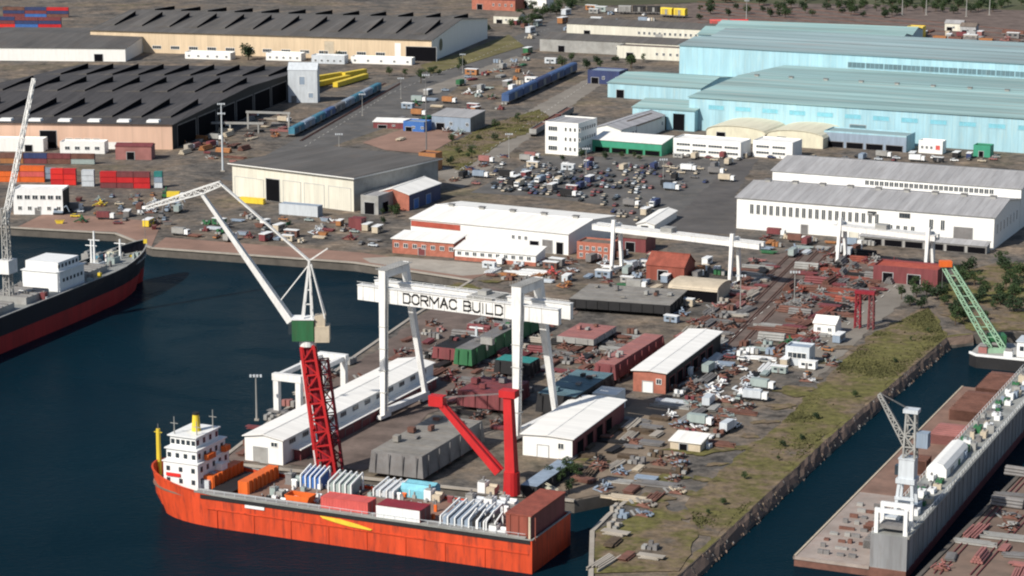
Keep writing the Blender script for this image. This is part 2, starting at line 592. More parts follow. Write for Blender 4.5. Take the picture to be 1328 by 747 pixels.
def verge_mat():
    m = bpy.data.materials.new("verge")
    m.use_nodes = True
    N, L = m.node_tree.nodes, m.node_tree.links
    b = N["Principled BSDF"]
    b.inputs["Roughness"].default_value = 0.95
    b.inputs["Specular IOR Level"].default_value = 0.1
    tc = N.new("ShaderNodeTexCoord")

    def ramp(scale, pts, det=7):
        n = N.new("ShaderNodeTexNoise")
        n.inputs["Scale"].default_value = scale
        n.inputs["Detail"].default_value = det
        n.inputs["Roughness"].default_value = 0.7
        L.new(tc.outputs["Object"], n.inputs["Vector"])
        r = N.new("ShaderNodeValToRGB")
        e = r.color_ramp.elements
        e[0].position, e[0].color = pts[0][0], (*pts[0][1], 1)
        e[1].position, e[1].color = pts[-1][0], (*pts[-1][1], 1)
        for p, c in pts[1:-1]:
            e.new(p).color = (*c, 1)
        L.new(n.outputs["Fac"], r.inputs["Fac"])
        return r.outputs["Color"]
    a = ramp(0.035, [(0.36, (0.115, 0.100, 0.085)), (0.45, (0.165, 0.125, 0.085)), (0.52, (0.115, 0.104, 0.045)), (0.60, (0.130, 0.124, 0.045)), (0.7, (0.19, 0.15, 0.11))])
    f = ramp(0.35, [(0.3, (0.5, 0.5, 0.5)), (0.5, (1, 1, 1)), (0.7, (1.5, 1.45, 1.4))])
    mx = N.new("ShaderNodeMix")
    mx.data_type = 'RGBA'
    mx.blend_type = 'MULTIPLY'
    mx.inputs["Factor"].default_value = 1.0
    L.new(a, mx.inputs["A"])
    L.new(f, mx.inputs["B"])
    L.new(mx.outputs["Result"], b.inputs["Base Color"])
    _M["verge"] = m


verge_mat()
pR = P(1330, 432)
pLd = P(-300, 277)
land = [(-6000, 8000), (6000, 8000), (6000, pR.y)] + pp([(1330, 432), (1262, 434), (1228, 438), (1070, 573), (930, 702), (880, 747), (805, 830),
        (764, 830), (768, 690), (790, 668), (812, 651), (802, 638), (745, 650), (282, 600), (460, 463), (540, 408), (612, 364), (460, 341), (197, 322), (150, 303), (60, 298), (-300, 277)]) + [(-6000, pLd.y)]
polysheet("ground", land, 0.0, "yard_ground", wall="quay_wall", depth=7)
polysheet("wharf", pp([(1140, 800), (1345, 594), (1480, 458)]) + [(900, P(1480, 458).y), (900, 380)], 0.0, "wharf_earth", wall="quay_wall", depth=7)

ZL = [0.0]


def sheet(name, px, k, kind="structure"):
    ZL[0] += 0.012
    w_ = pp(px)
    amp = {"verge": 1.2, "ballast": 1.6, "dirt": 1.2, "asphalt_dark": 1.0, "road_pale": 1.0}.get(k, 0)
    if amp:
        q = random.Random(len(px) * 31 + int(px[0][0]))
        out = []
        for i in range(len(w_)):
            a, b = Vector(w_[i]), Vector(w_[(i + 1) % len(w_)])
            n_ = max(1, int((b - a).length / 4.5))
            nr = Vector((-(b - a).y, (b - a).x)).normalized()
            for j in range(n_):
                c = a.lerp(b, j / n_)
                if j:
                    c += nr * q.uniform(-amp, amp)
                out.append((c.x, c.y))
        w_ = out
    return polysheet(name, w_, ZL[0], k, kind)


sheet("road", [(285, 232), (370, 188), (500, 112), (610, 72), (720, 25), (750, 25), (700, 62), (600, 108), (545, 150), (430, 190), (400, 215), (330, 240)], "asphalt")
sheet("road", [(560, 225), (700, 135), (775, 95), (800, 95), (730, 145), (640, 215), (600, 245)], "road_pale")
sheet("road", [(540, 118), (670, 72), (680, 77), (560, 124)], "road_pale")
sheet("car_park", [(610, 250), (700, 202), (968, 206), (955, 232), (952, 300), (800, 296), (795, 268), (700, 255)], "asphalt")
sheet("road", [(858, 298), (955, 208), (985, 205), (955, 250), (952, 305)], "asphalt_dark")
sheet("road", [(870, 470), (1000, 330), (1075, 318), (1110, 322), (985, 440), (940, 475)], "ballast")
sheet("track_road", [(1015, 470), (1130, 370), (1190, 345), (1225, 350), (1150, 410), (1060, 490)], "road_pale")
sheet("quay_apron", [(198, 321), (460, 340), (610, 363), (640, 352), (470, 328), (215, 308)], "dirt_pink")
sheet("quay_apron", [(20, 296), (60, 276), (210, 288), (196, 321), (150, 301)], "dirt_pink")
sheet("quay_apron", [(470, 335), (512, 333), (648, 344), (650, 354), (600, 358), (480, 341)], "concrete")
sheet("dirt_yard", [(744, 648), (700, 610), (830, 518), (905, 520), (880, 600), (820, 645), (800, 637)], "dirt")
sheet("dirt_yard", [(290, 597), (470, 466), (560, 400), (640, 372), (760, 400), (640, 470), (470, 612)], "ballast")
sheet("dirt_yard", [(470, 185), (540, 162), (600, 175), (555, 200), (500, 195)], "dirt_pink")
sheet("dirt_yard", [(1030, 345), (1130, 330), (1185, 345), (1100, 400), (1020, 430), (985, 440)], "ballast")
sheet("grass_verge", [(905, 694), (888, 655), (940, 606), (1015, 546), (1072, 490), (1135, 430), (1205, 398), (1228, 436), (1075, 562), (930, 697)], "verge")
sheet("grass_verge", [(565, 195), (640, 160), (700, 142), (722, 160), (650, 185), (600, 222), (572, 215)], "verge")
sheet("grass_verge", [(0, 62), (70, 48), (110, 52), (40, 70), (0, 72)], "scrub_base")
sheet("grass_verge", [(545, 85), (600, 68), (660, 45), (680, 60), (600, 85), (560, 96)], "grass_base")
sheet("rail_yard", [(880, 30), (900, -6), (1500, -6), (1500, 100), (1290, 72), (1180, 50)], "ballast")
sheet("scrubland", [(620, -8), (640, -40), (1900, -40), (1900, 10), (1328, 14), (1130, 6), (900, 4), (760, 8)], "scrub_base")
sheet("scrubland", [(1215, 405), (1220, 360), (1300, 340), (1500, 350), (1500, 425), (1262, 430)], "verge")
sheet("wharf_yard", [(770, 745), (772, 690), (862, 655), (905, 690), (880, 742)], "verge")

# ragged patches of weed where the verge runs out into the yard
q = random.Random(77)
for px in ((882, 668), (893, 640), (912, 622), (928, 603), (950, 582), (972, 566), (990, 548), (1012, 528), (1035, 508), (1052, 492), (1080, 470), (860, 622), (842, 650), (1100, 452), (905, 585), (760, 600), (745, 560), (790, 545), (640, 365), (600, 372)):
    c = P(*px)
    r0 = q.uniform(2.0, 5.5)
    ph = [q.uniform(0, 6.28) for _ in range(3)]
    ZL[0] += .003
    polysheet("grass_patch", [(c.x + math.cos(t) * r0 * (1 + .3 * math.sin(2 * t + ph[0]) + .25 * math.sin(3 * t + ph[1]) + .15 * math.sin(7 * t + ph[2])) * 1.5,
                               c.y + math.sin(t) * r0 * (1 + .3 * math.sin(2 * t + ph[1]) + .25 * math.sin(5 * t + ph[0]))) for t in [i * 6.2832 / 26 for i in range(26)]], ZL[0], "verge")
# worn road paint
mb = MB()
zl = ZL[0] + .02
for a, b, dash in (((345, 222), (505, 122), True), ((505, 122), (715, 36), True), ((590, 225), (770, 103), True), ((930, 455), (1085, 325), True), ((326, 236), (430, 192), False), ((1040, 470), (1185, 352), True)):
    p_, e_ = P(*a), P(*b)
    d_ = (e_ - p_)
    L_ = d_.length
    d_.normalize()
    nn = Vector((-d_.y, d_.x, 0))
    t_ = 0.0
    while t_ < L_ - 4:
        ln = 4.0 if dash else 9.5
        c0, c1 = p_ + d_ * t_, p_ + d_ * min(L_, t_ + ln)
        mb.add([(c0 - nn * .12).xy.to_3d() + Vector((0, 0, zl)), (c0 + nn * .12).xy.to_3d() + Vector((0, 0, zl)), (c1 + nn * .12).xy.to_3d() + Vector((0, 0, zl)), (c1 - nn * .12).xy.to_3d() + Vector((0, 0, zl))], [(0, 1, 2, 3)], "paint_mark")
        t_ += 10.0
structure("road_marking", mb)

# coping stones along the quay edges
mb = MB()
for run in ([(197, 322), (460, 341), (612, 364)], [(282, 600), (460, 463), (540, 408), (612, 364)], [(745, 650), (282, 600)],
            [(768, 690), (764, 830)], [(812, 651), (790, 668), (768, 690)], [(-300, 277), (60, 298), (150, 303), (197, 322)]):
    for a, b in zip(run, run[1:]):
        p, q = P(*a), P(*b)
        mb.bar(p + Vector((0, 0, .15)), q + Vector((0, 0, .15)), 1.3, 0.55, "concrete")
structure("quay_edge", mb)
mb = MB()
for a, b in (((1140, 800), (1345, 594)),):
    mb.bar(P(*a) + Vector((0, 0, .15)), P(*b) + Vector((0, 0, .15)), 1.2, 0.5, "quay_wall")
structure("wharf_edge", mb)

# the right bank is a rough earth and rubble slope
qb = random.Random(21)
mb = MB()
rb = MB()
run = [P(*a) for a in ((1262, 434), (1228, 438), (1070, 573), (930, 702), (880, 747), (805, 830))]
prev = None
for a, b in zip(run, run[1:]):
    d = b - a
    nrm = Vector((-d.y, d.x, 0)).normalized()
    if nrm.x < 0:
        nrm = -nrm
    if a is run[0]:
        nrm = Vector((0, -1, 0))
    n_ = max(2, int(d.length / 3.5))
    for i in range(n_ + 1):
        c = a + d * (i / n_)
        row = [c - nrm * qb.uniform(1.5, 3.5) + Vector((0, 0, .05)), c - nrm * .2 + Vector((0, 0, qb.uniform(.05, .35))), c + nrm * qb.uniform(.5, 1.0) + Vector((0, 0, qb.uniform(-1.2, -.7))),
               c + nrm * qb.uniform(1.3, 1.9) + Vector((0, 0, qb.uniform(-3.0, -2.4))), c + nrm * qb.uniform(2.2, 2.8) + Vector((0, 0, -4.6))]
        if prev:
            mb.add(prev + row, [(j, j + 1, j + 6, j + 5) for j in range(4)], ["verge", "wharf_earth", "wharf_earth", "quay_wall"])
        prev = row
    for i in range(int(d.length * 1.3)):
        c = a + d * qb.random() + nrm * qb.uniform(-.8, 2.2)
        t_ = max(0, (c - a).dot(nrm))
        z = -.1 - 1.6 * t_
        e = qb.uniform(.15, .5)
        pts = [Vector((qb.uniform(-e, e), qb.uniform(-e, e), qb.uniform(-.2, .6) * e)) for _ in range(4)]
        bt = [c + Vector((sx * e * qb.uniform(.5, 1), sy * e * qb.uniform(.5, 1), z - .3)) for sx, sy in ((-1, -1), (1, -1), (1, 1), (-1, 1))]
        tp_ = [c + Vector((sx * e * qb.uniform(.2, .7), sy * e * qb.uniform(.2, .7), z + e * qb.uniform(.2, .7))) for sx, sy in ((-1, -1), (1, -1), (1, 1), (-1, 1))]
        rb.hexa(bt, tp_, qb.choice(["dirt", "wharf_earth", "wharf_earth", "quay_wall", "steel"]))
structure("earth_bank", mb)
structure("rubble", rb, "stuff")

# rails on the ground
mb = MB()


def track(a, b, k="rust", gauge=1.1, z=0.5):
    p, q = P(*a), P(*b)
    d = (q - p).normalized()
    n = Vector((-d.y, d.x, 0)) * gauge / 2
    for sg in (-1, 1):
        mb.bar(p + n * sg + Vector((0, 0, z - .25)), q + n * sg + Vector((0, 0, z - .25)), 0.22, 0.3, k)


for i in range(9):
    track((905, -2 + i * 4.5), (1420, 50 + i * 6.5), "rust", 1.1, .6)
for i in range(4):
    track((880 + i * 20, 470), (1035 + i * 16, 320), "rust", 1.1)
track((372, 178), (500, 108))
track((390, 183), (520, 108))
track((1215, 745), (1340, 610), "maroon", 1.5)
track((1262, 747), (1345, 655), "maroon", 1.5)
track((560, 590), (700, 480), "rust", 1.4)
structure("rail_tracks", mb)


# ---------------------------------------------------------------- buildings
def opening(root, name, W, D, face, a, z, w, h, key, frame="grey_wall", fr=0.18, bars=0):
    m = MB()

    def fb(a0, a1, z0, z1, d0, d1, k):
        if face == 'front':
            m.box(a0, a1, -d1, -d0, z0, z1, k)
        elif face == 'right':
            m.box(W + d0, W + d1, a0, a1, z0, z1, k)
        elif face == 'left':
            m.box(-d1, -d0, a0, a1, z0, z1, k)
        else:
            m.box(a0, a1, D + d0, D + d1, z0, z1, k)
    fb(a, a + w, z, z + h, 0.01, 0.06, key)
    if frame:
        fb(a - fr, a, z - fr, z + h + fr, 0.012, 0.16, frame)
        fb(a + w, a + w + fr, z - fr, z + h + fr, 0.012, 0.16, frame)
        fb(a, a + w, z + h, z + h + fr, 0.012, 0.16, frame)
        fb(a, a + w, z - fr, z, 0.012, 0.2, frame)
        for i in range(bars):
            c = a + w * (i + 1) / (bars + 1)
            fb(c - .06, c + .06, z, z + h, 0.062, 0.12, frame)
    return m.build(name, root)


def hall(name, label, cat, fl, W, D, h, roof='gx', rise=2.5, wall='white', rk=None, rot=TB, over=0.5, ends=None,
         ops=(), z=0.0, loc=None, vents=0, group=None, base=None, bays=1, front=None, right=None, eave=None):
    """a shed with its front left foot at the photo pixel fl; W along the front, D to the back"""
    t = thing(name, label, cat, loc if loc is not None else P(*fl, z), rot, group)
    m = MB()
    rk = rk or ("roof_grey_x" if roof[-1] == 'x' else "roof_grey_y")
    fk, ek = front or wall, right or wall
    wk = {'': wall, 'front': fk, 'right': ek, 'top': rk}
    r = MB()
    th = 0.28
    if roof == 'gx' or roof == 'ax' or roof == 'mx':
        b = D / bays
        prof = [(0, 0), (D, 0), (D, h)]
        up = []
        for i in range(bays):
            y0 = i * b
            if roof == 'gx':
                pts = [(y0, h), (y0 + b / 2, h + rise), (y0 + b, h)]
            elif roof == 'mx':
                pts = [(y0, h), (y0 + b, h + rise)]
            else:
                pts = [(y0 + b * (1 - math.cos(a)) / 2, h + rise * math.sin(a)) for a in [math.pi * q / 10 for q in range(11)]]
            up += pts if not up else pts[1:] if roof != 'mx' else pts
        prof = [(0, 0), (D, 0)] + up[::-1]
        n = len(prof)
        ks = [wall] + [wall] + [wall] * (n - 3) + [fk] + [wall, ek]
        m.ext_x(prof, 0, W, wall, ks)
        for a, c in zip(up, up[1:]):
            if abs(a[0] - c[0]) < 1e-6:
                continue
            a, c = list(a), list(c)
            sl = (c[1] - a[1]) / (c[0] - a[0])
            if a[0] == 0:
                a[0] -= over
                a[1] -= sl * over
            if abs(c[0] - D) < 1e-6:
                c[0] += over
                c[1] += sl * over
            r.ext_x([(a[0], a[1] + .03), (c[0], c[1] + .03), (c[0], c[1] + th), (a[0], a[1] + th)], -over, W + over, rk)
        if roof == 'gx':
            for i in range(bays):
                yc = i * b + b / 2
                r.box(-over, W + over, yc - .35, yc + .35, h + rise + th - .15, h + rise + th + .12, rk)
    elif roof == 'gy' or roof == 'ay':
        b = W / bays
        up = []
        for i in range(bays):
            x0 = i * b
            if roof == 'gy':
                pts = [(x0, h), (x0 + b / 2, h + rise), (x0 + b, h)]
            else:
                pts = [(x0 + b * (1 - math.cos(a)) / 2, h + rise * math.sin(a)) for a in [math.pi * q / 10 for q in range(11)]]
            up += pts if not up else pts[1:]
        prof = [(0, 0), (W, 0)] + up[::-1]
        n = len(prof)
        m.ext_y(prof, 0, D, wall, [wall, ek] + [wall] * (n - 2) + [fk, wall])
        for a, c in zip(up, up[1:]):
            a, c = list(a), list(c)
            sl = (c[1] - a[1]) / (c[0] - a[0])
            if a[0] == 0:
                a[0] -= over
                a[1] -= sl * over
            if abs(c[0] - W) < 1e-6:
                c[0] += over
                c[1] += sl * over
            r.ext_y([(a[0], a[1] + .03), (c[0], c[1] + .03), (c[0], c[1] + th), (a[0], a[1] + th)], -over, D + over, rk)
        if roof == 'gy':
            for i in range(bays):
                xc = i * b + b / 2
                r.box(xc - .35, xc + .35, -over, D + over, h + rise + th - .15, h + rise + th + .12, rk)
    else:
        m.box(0, W, 0, D, 0, h, wk)
        if roof == 'slab':
            r.box(-over, W + over, -over, D + over, h + .01, h + .45, {'': eave or rk, 'top': rk})
        else:
            pt = 0.3
            for x0, x1, y0, y1 in ((0, W, 0, pt), (0, W, D - pt, D), (0, pt, pt, D - pt), (W - pt, W, pt, D - pt)):
                m.box(x0, x1, y0, y1, h + .002, h + .8, wall)
            r.box(pt + .02, W - pt - .02, pt + .02, D - pt - .02, h + .01, h + .2, rk)
    if base:
        m.box(-.12, W + .12, -.12, D + .12, 0, base[0], base[1])
    m.build("wall", t)
    ro = r.build("roof", t)
    for o in ops:
        opening(t, o[0], W, D, *o[1:])
    if vents:
        for i in range(vents):
            v = MB()
            x = W * (i + .5) / vents
            if roof[-1] == 'x':
                zc = h + rise + th
                v.box(x - 1.2, x + 1.2, D / bays / 2 - .9, D / bays / 2 + .9, zc - .4, zc + .9, "steel_pale")
                v.box(x - 1.5, x + 1.5, D / bays / 2 - 1.2, D / bays / 2 + 1.2, zc + .9, zc + 1.1, "steel")
            elif roof[-1] == 'y':
                y = D * (i + .5) / vents
                zc = h + rise + th
                v.box(W / bays / 2 - .9, W / bays / 2 + .9, y - 1.2, y + 1.2, zc - .4, zc + .9, "steel_pale")
                v.box(W / bays / 2 - 1.2, W / bays / 2 + 1.2, y - 1.5, y + 1.5, zc + .9, zc + 1.1, "steel")
            else:
                v.box(x - 1.2, x + 1.2, D * .4, D * .4 + 2.4, h + .2, h + 1.8, "steel_pale")
            v.build("roof_vent", t)
    return t


def wins(face, a0, a1, n, z, w, h, bars=1, frame="white_paint"):
    return [("window", face, a0 + (a1 - a0) * i / max(1, n - 1) - w / 2, z, w, h, "glass", frame, .12, bars) for i in range(n)]


def dr(face, a, w, h, key="shade_black", frame="grey_wall"):
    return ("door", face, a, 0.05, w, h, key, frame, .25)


# --- the white workshop on the right: two long bays
Ww = dist((955, 296), (1288, 324))
Wr = ang((955, 296), (1288, 324))
hw = 14.0
ops = wins('front', 7, 64, 20, 7.2, 1.5, 4.2, 1, "white") + wins('front', 67, 80, 5, 5.2, 1.5, 2.0, 1, "white") + wins('front', 88, 93, 2, 6.8, 1.6, 4.2, 1, "white")
ops += [dr('front', 98, 8, 8.5, "steel"), ("window", 'front', 74, 10.8, 4.5, 1.8, "glass", "steel", .2, 3), ("window", 'front', 60, 10.8, 3.6, 1.5, "glass", "steel", .2, 2),
        dr('front', 30, 3, 4, "steel"), dr('front', 52, 4, 4, "pale_wall")] + wins('right', 6, 42, 7, 6, 1.6, 4, 1, "white")
workshop = hall("workshop", "long white walled workshop with grey roof and row of tall windows", "workshop", (955, 296), Ww, 48, hw, 'gx', 3.6, "white", "roof_grey_x", Wr, .8, ops=ops, vents=9)
ops = wins('front', 45, 102, 26, hw + 1.2, 1.7, 2.0, 1, "white") + [("window", 'right', 8 + i * 7, 8, 2, 4, "glass", "white", .12, 1) for i in range(4)]
p = workshop.location + Vector((math.cos(Wr + math.pi / 2), math.sin(Wr + math.pi / 2), 0)) * 48.8
hall("workshop", "taller grey roofed workshop bay with clerestory windows behind the white workshop", "workshop", None, Ww, 46, hw + 4.6, 'gx', 3.4, "white", "roof_grey_x", Wr, .8, loc=p, ops=ops)
# low lean-to blocks along the white workshop
hall("site_office", "low white office with pale blue roof against the white workshop front", "office", (1140, 309), 14, 4, 3.6, 'mx', .8, "white", "roof_white_x", Wr, .3, ops=wins('front', 2, 12, 5, 1.2, 1.2, 1.2))
hall("lean_to", "long low grey lean-to with open dark front under the workshop wall", "lean-to", (1115, 316), 55, 6, 3.4, 'mx', .8, "steel_pale", "roof_grey_x", Wr, .4, ops=[("doorway", 'front', 2 + i * 9, .1, 7.5, 2.6, "shade_black", "steel", .2) for i in range(6)])

# --- white hall in the middle and its annexes
M0 = ang((590, 330), (735, 352))
ml = P(540, 283)
rotm = TB + rad(2)
hm = 8.5
Wm = dist((533, 310), (737, 331))
hall("white_hall", "broad white roofed hall with a loading door at its right end", "hall", (533, 310), Wm, 46, 9.0, 'gx', 2.2, "white", "roof_white_x", ang((533, 310), (737, 331)), .6, vents=5,
     ops=[dr('front', Wm - 18, 4, 4.5), dr('front', Wm - 12, 4.5, 5.5, "steel"), dr('front', Wm - 5.5, 3, 5), ("fascia", 'front', .3, 6.0, 24, 2.2, "brick_red", "brick", .1)] + wins('front', Wm - 26, Wm - 20, 3, 4.8, 1.2, 1.5))
hall("brick_annex", "red brick annex with white mono roof at the left of the white hall", "annex", (509, 328), 28, 13, 6.2, 'mx', 1.0, "brick", "roof_white_x", rotm, .6,
     ops=wins('front', 2, 27, 7, 2.8, 1.8, 1.6, 1) + [dr('front', 12, 3, 3, "maroon")])
hall("annex", "low white roofed annex in front of the broad hall, red band below", "annex", (590, 337), 36, 11, 4.6, 'mx', 1.4, "white", "roof_white_x", rotm, .6, base=(1.6, "brick"),
     ops=wins('front', 2, 33, 10, 2.4, 1.6, 1.4))

# --- cream walled warehouse in the centre left
ops = [dr('front', 18, 7, 10.5), ("panel", 'front', 1.5, .1, 15, 9.5, "pale_wall", "grey_wall", .2), ("panel", 'front', 27, .1, 9, 10.5, "pale_wall", "grey_wall", .2), ("panel", 'front', 38, .1, 10, 10.5, "pale_wall", "grey_wall", .2),
       ("panel", 'front', 50.5, .1, 11, 10.5, "pale_wall", "grey_wall", .2), ("doorway", 'right', 8, .1, 6, 6, "shade_black", "steel", .3), ("doorway", 'right', 22, .1, 6, 6, "steel", "steel", .3)]
ws = dist((302, 255), (462, 275))
hall("warehouse", "cream panelled warehouse with pale eaves band and one dark open bay", "warehouse", (302, 254), ws, 66, 15.5, 'slab', 0, "pale_wall", "roof_dark", ang((302, 254), (462, 275)), 1.6, ops=[(o[0], o[1], o[2] * ws / 63, o[3], o[4] * ws / 63, *o[5:]) for o in ops], eave="white", right="steel_pale")
hall("lean_to", "open sided pale lean-to on the right of the cream warehouse", "lean-to", (468, 277), 9, 30, 8, 'flat', 0, "steel_pale", "roof_grey_x", TB, .3, ops=[dr('front', 2, 5, 5.5), dr('right', 4, 6, 5), dr('right', 16, 6, 5)])
hall("blue_shed", "grey roofed shed with brick left gable and navy right side", "shed", (488, 270), 17, 34, 7.5, 'gy', 2.4, "navy", "roof_white_y", TB, .5, front="brick", right="navy",
     ops=[dr('front', 3, 4, 4), dr('right', 5, 5, 4.5, "blue"), dr('right', 18, 5, 4.5, "blue")] )
hall("store", "orange-brown boxy store with flat roof behind the grey roofed shed", "store", (543, 221), 9.5, 8, 8.5, 'flat', 0, "brown_box", "rust", TB, ops=[dr('front', 3, 3, 3.5)])

# --- slipway shed: long white hull-like hall on the pier
Wd = 12.8 / .9
hall("pier_hall", "long white roofed hall on the pier beside the orange ship", "hall", (318, 597), Wd * .9, 101, 7.6, 'gy', 1.0, "white", "roof_white_y", rad(66.0) - math.pi / 2, .6,
     ops=[("panel", 'front', 3, .1, 4.5, 4.5, "steel_pale", "grey_wall", .2), ("window", 'front', 9, 5.4, 2, 1.2, "glass", "white", .15, 1)] + [("window", 'right', 4 + i * 8, 5.5, 3.4, 1.2, "glass", "grey_wall", .15, 2) for i in range(12)], right="white")
hall("lean_to", "narrow white roofed lean-to running along the pier hall", "lean-to", None, 2.3, 92, 3.4, 'mx', 0.01, "maroon", "roof_white_y", rad(66.0) - math.pi / 2, .5,
     loc=P(318, 597) + Vector((math.cos(rad(-24)), math.sin(rad(-24)), 0)) * (Wd * .9 + .3) + Vector((math.cos(rad(66)), math.sin(rad(66)), 0)) * 6,
     ops=[dr('right', 6 + i * 11, 5, 2.3, "maroon", "steel") for i in range(8)])

# --- two white roofed brick sheds on the quay
for (fl, fr, bk, lab, wl, rt, hh) in (((821, 507), (860, 513), 62, "white roofed brick shed, the farther of two by the scrap yard", "brick", "black", 7.0),  # right wall painted black as its shaded side, the shed is brick
                                 ((678, 590), (733, 602), 47, "white roofed shed with maroon side beside the gantry crane leg", "white", "maroon", 6.5)):
    W_ = dist(fl, fr)
    hall("quay_shed", lab, "shed", fl, W_, bk, hh, 'gy', 0.35, wl, "roof_white_y", TB + rad(2), .7, right=rt,
         ops=[dr('front', W_ * .3, 3.4, 3.6, "white"), ("window", 'front', W_ * .72, 3.2, 1.6, 1.6, "glass", "white", .15, 1)] + [("doorway", 'right', 4 + i * 8.5, .2, 5.5, 4.3, "shade_black", "maroon", .3) for i in range(int(bk / 8.5) - 1)])
hall("flat_annex", "small white flat roofed annex at the far end of the quay shed", "annex", (768, 534), 8, 9, 5.5, 'flat', 0, "white", "roof_white_y", TB + rad(2), ops=[dr('front', 2, 3, 3)])

# --- small sheds between the gantries
hall("red_shed", "small maroon gabled shed beneath the rear white gantry", "shed", (838, 362), 16, 13, 6, 'gx', 4, "stern_red", "stern_red", TB, .3, ops=[dr('front', 5, 4, 4)])
hall("brick_office", "orange brick office block at the left foot of the rear gantry", "office", (748, 335), 15, 10, 6.5, 'flat', 0, "brick", "roof_brown", TB, ops=wins('front', 2, 13, 5, 1, 1.3, 1.5) + wins('front', 2, 13, 5, 4, 1.3, 1.5))
hall("open_shed", "beige roofed open shed with dark front between grey platform and right gantry leg", "shed", (868, 388), 19, 17, 5, 'ax', 1.6, "beige", "beige", TB, .5, front="shade_black", ops=[("doorway", 'front', 1.5, .1, 18, 4.8, "shade_black", "steel", .3)])
hall("brick_shed", "dark red shed left of the brick office behind the second gantry", "shed", (800, 325), 13, 12, 6, 'gx', 2, "maroon", "roof_brown", TB, .3, ops=[dr('front', 4, 4, 4)])
hall("kiosk", "pale blue box cabin on the verge left of the basin", "cabin", (1018, 473), 8.5, 7, 6, 'flat', 0, "silver", "bluegrey", TB, ops=[("window", 'front', 1, 2.8, 6.4, 1.8, "glass", "white", .15, 3), dr('right', 2, 2, 2.4)])
hall("kiosk", "tiny white house with pale roof beside the red lattice tower", "cabin", (1055, 433), 8, 8, 4.2, 'gx', 1.8, "white", "roof_white_x", TB, .4, ops=wins('front', 2, 6, 2, 1.5, 1.2, 1.2))
hall("red_block", "long orange-red steel store below the workshop front", "store", (1132, 365), 26, 13, 6.0, 'flat', 0, "maroon", "brick_red", TB, front="maroon", ops=[dr('front', 4, 4, 4), dr('front', 14, 5, 4)])
hall("white_hut", "low hut with bright white roof on the grassy quay", "hut", (869, 583), 9.5, 8, 2.8, 'mx', .8, "beige", "roof_white_x", TB, .5, ops=[dr('front', 3, 2.4, 2.2)])
hall("beam_shed", "slim white roofed shelter lying diagonally beside the car park", "shelter", (826, 300), 8, 36, 3.4, 'gy', 1.0, "white", "roof_white_y", TB + rad(4), .5, ops=[dr('front', 2, 3, 2.6)])

# --- the aqua works at the top right
AQ = ang((895, 157), (1328, 187))
wa = 300
hall("aqua_shed", "long pale aqua factory shed with bright aqua front wall", "factory", (893, 168), wa, 160, 18.5, 'gx', 3.0, "aqua_wall", "roof_aqua", AQ, .9, vents=14,
     ops=[("doorway", 'front', 95, .1, 9, 9, "aqua_dark", "grey_wall", .3)] + [("window", 'front', 12 + i * 16, 12.5, 9, 2.2, "cyan", "aqua_wall", .2, 3) for i in range(17)])
q = P(893, 168)
dA = Vector((math.cos(AQ + math.pi / 2), math.sin(AQ + math.pi / 2), 0))
dX = Vector((math.cos(AQ), math.sin(AQ), 0))
hall("aqua_shed", "taller aqua factory shed rising behind the front aqua shed", "factory", None, wa + 85, 110, 27.5, 'gx', 2.6, "aqua_wall", "roof_aqua_dull", AQ, .9, loc=q + dA * 161.5 - dX * 72, bays=2,
     ops=[("window", 'front', 112 + i * 11.6, 19.6, 11.0, 3.2, "aqua_dark", "aqua_wall", .2, 3) for i in range(20)])  # contiguous dark panels, a dark band low on this wall
hall("aqua_shed", "far aqua roofed shed at the back of the works", "factory", (905, 66), 146, 90, 12, 'gx', 3.5, "aqua_wall", "roof_aqua", AQ + rad(6), .9, bays=2,
     ops=[("window", 'front', 10 + i * 15, 7, 10, 2, "aqua_dark", "aqua_wall", .2, 2) for i in range(9)])
hall("green_shed", "low shed with grey-green roof at the left end of the aqua works", "shed", (788, 126), 62, 60, 9, 'gx', 3.2, "aqua_wall", "roof_aqua", AQ, .6, ops=[dr('front', 6, 5, 5)])
hall("aqua_gable", "aqua gabled bay with two arched dark doorways", "factory", (820, 165), 38, 40, 11.5, 'gx', 2.6, "aqua_wall", "roof_aqua", AQ, .6,
     ops=[dr('front', 13, 8, 7.5, "shade_black", "aqua_wall"), dr('front', 25, 7, 9.5, "shade_black", "aqua_wall"), ("door", 'front', 3, 3, 4, 3.6, "aqua_dark", "white", .3)])
hall("aqua_annex", "low grey-aqua flat roofed annex in front of the long aqua wall", "annex", (1068, 190), 46, 16, 8, 'flat', 0, "aqua_wall", "roof_aqua_dull", AQ, front="bluegrey",
     ops=[("doorway", 'front', 2 + i * 11, .1, 9, 3.0, "shade_black", "steel", .3) for i in range(4)])
hall("aqua_annex", "long dark fronted canopy along the right of the aqua wall", "annex", (1196, 182), 90, 10, 5, 'slab', 0, "black", "roof_aqua_dull", AQ, .5, ops=[("doorway", 'front', 4 + i * 17, .1, 14, 3.4, "shade_black", "steel", .3) for i in range(5)])

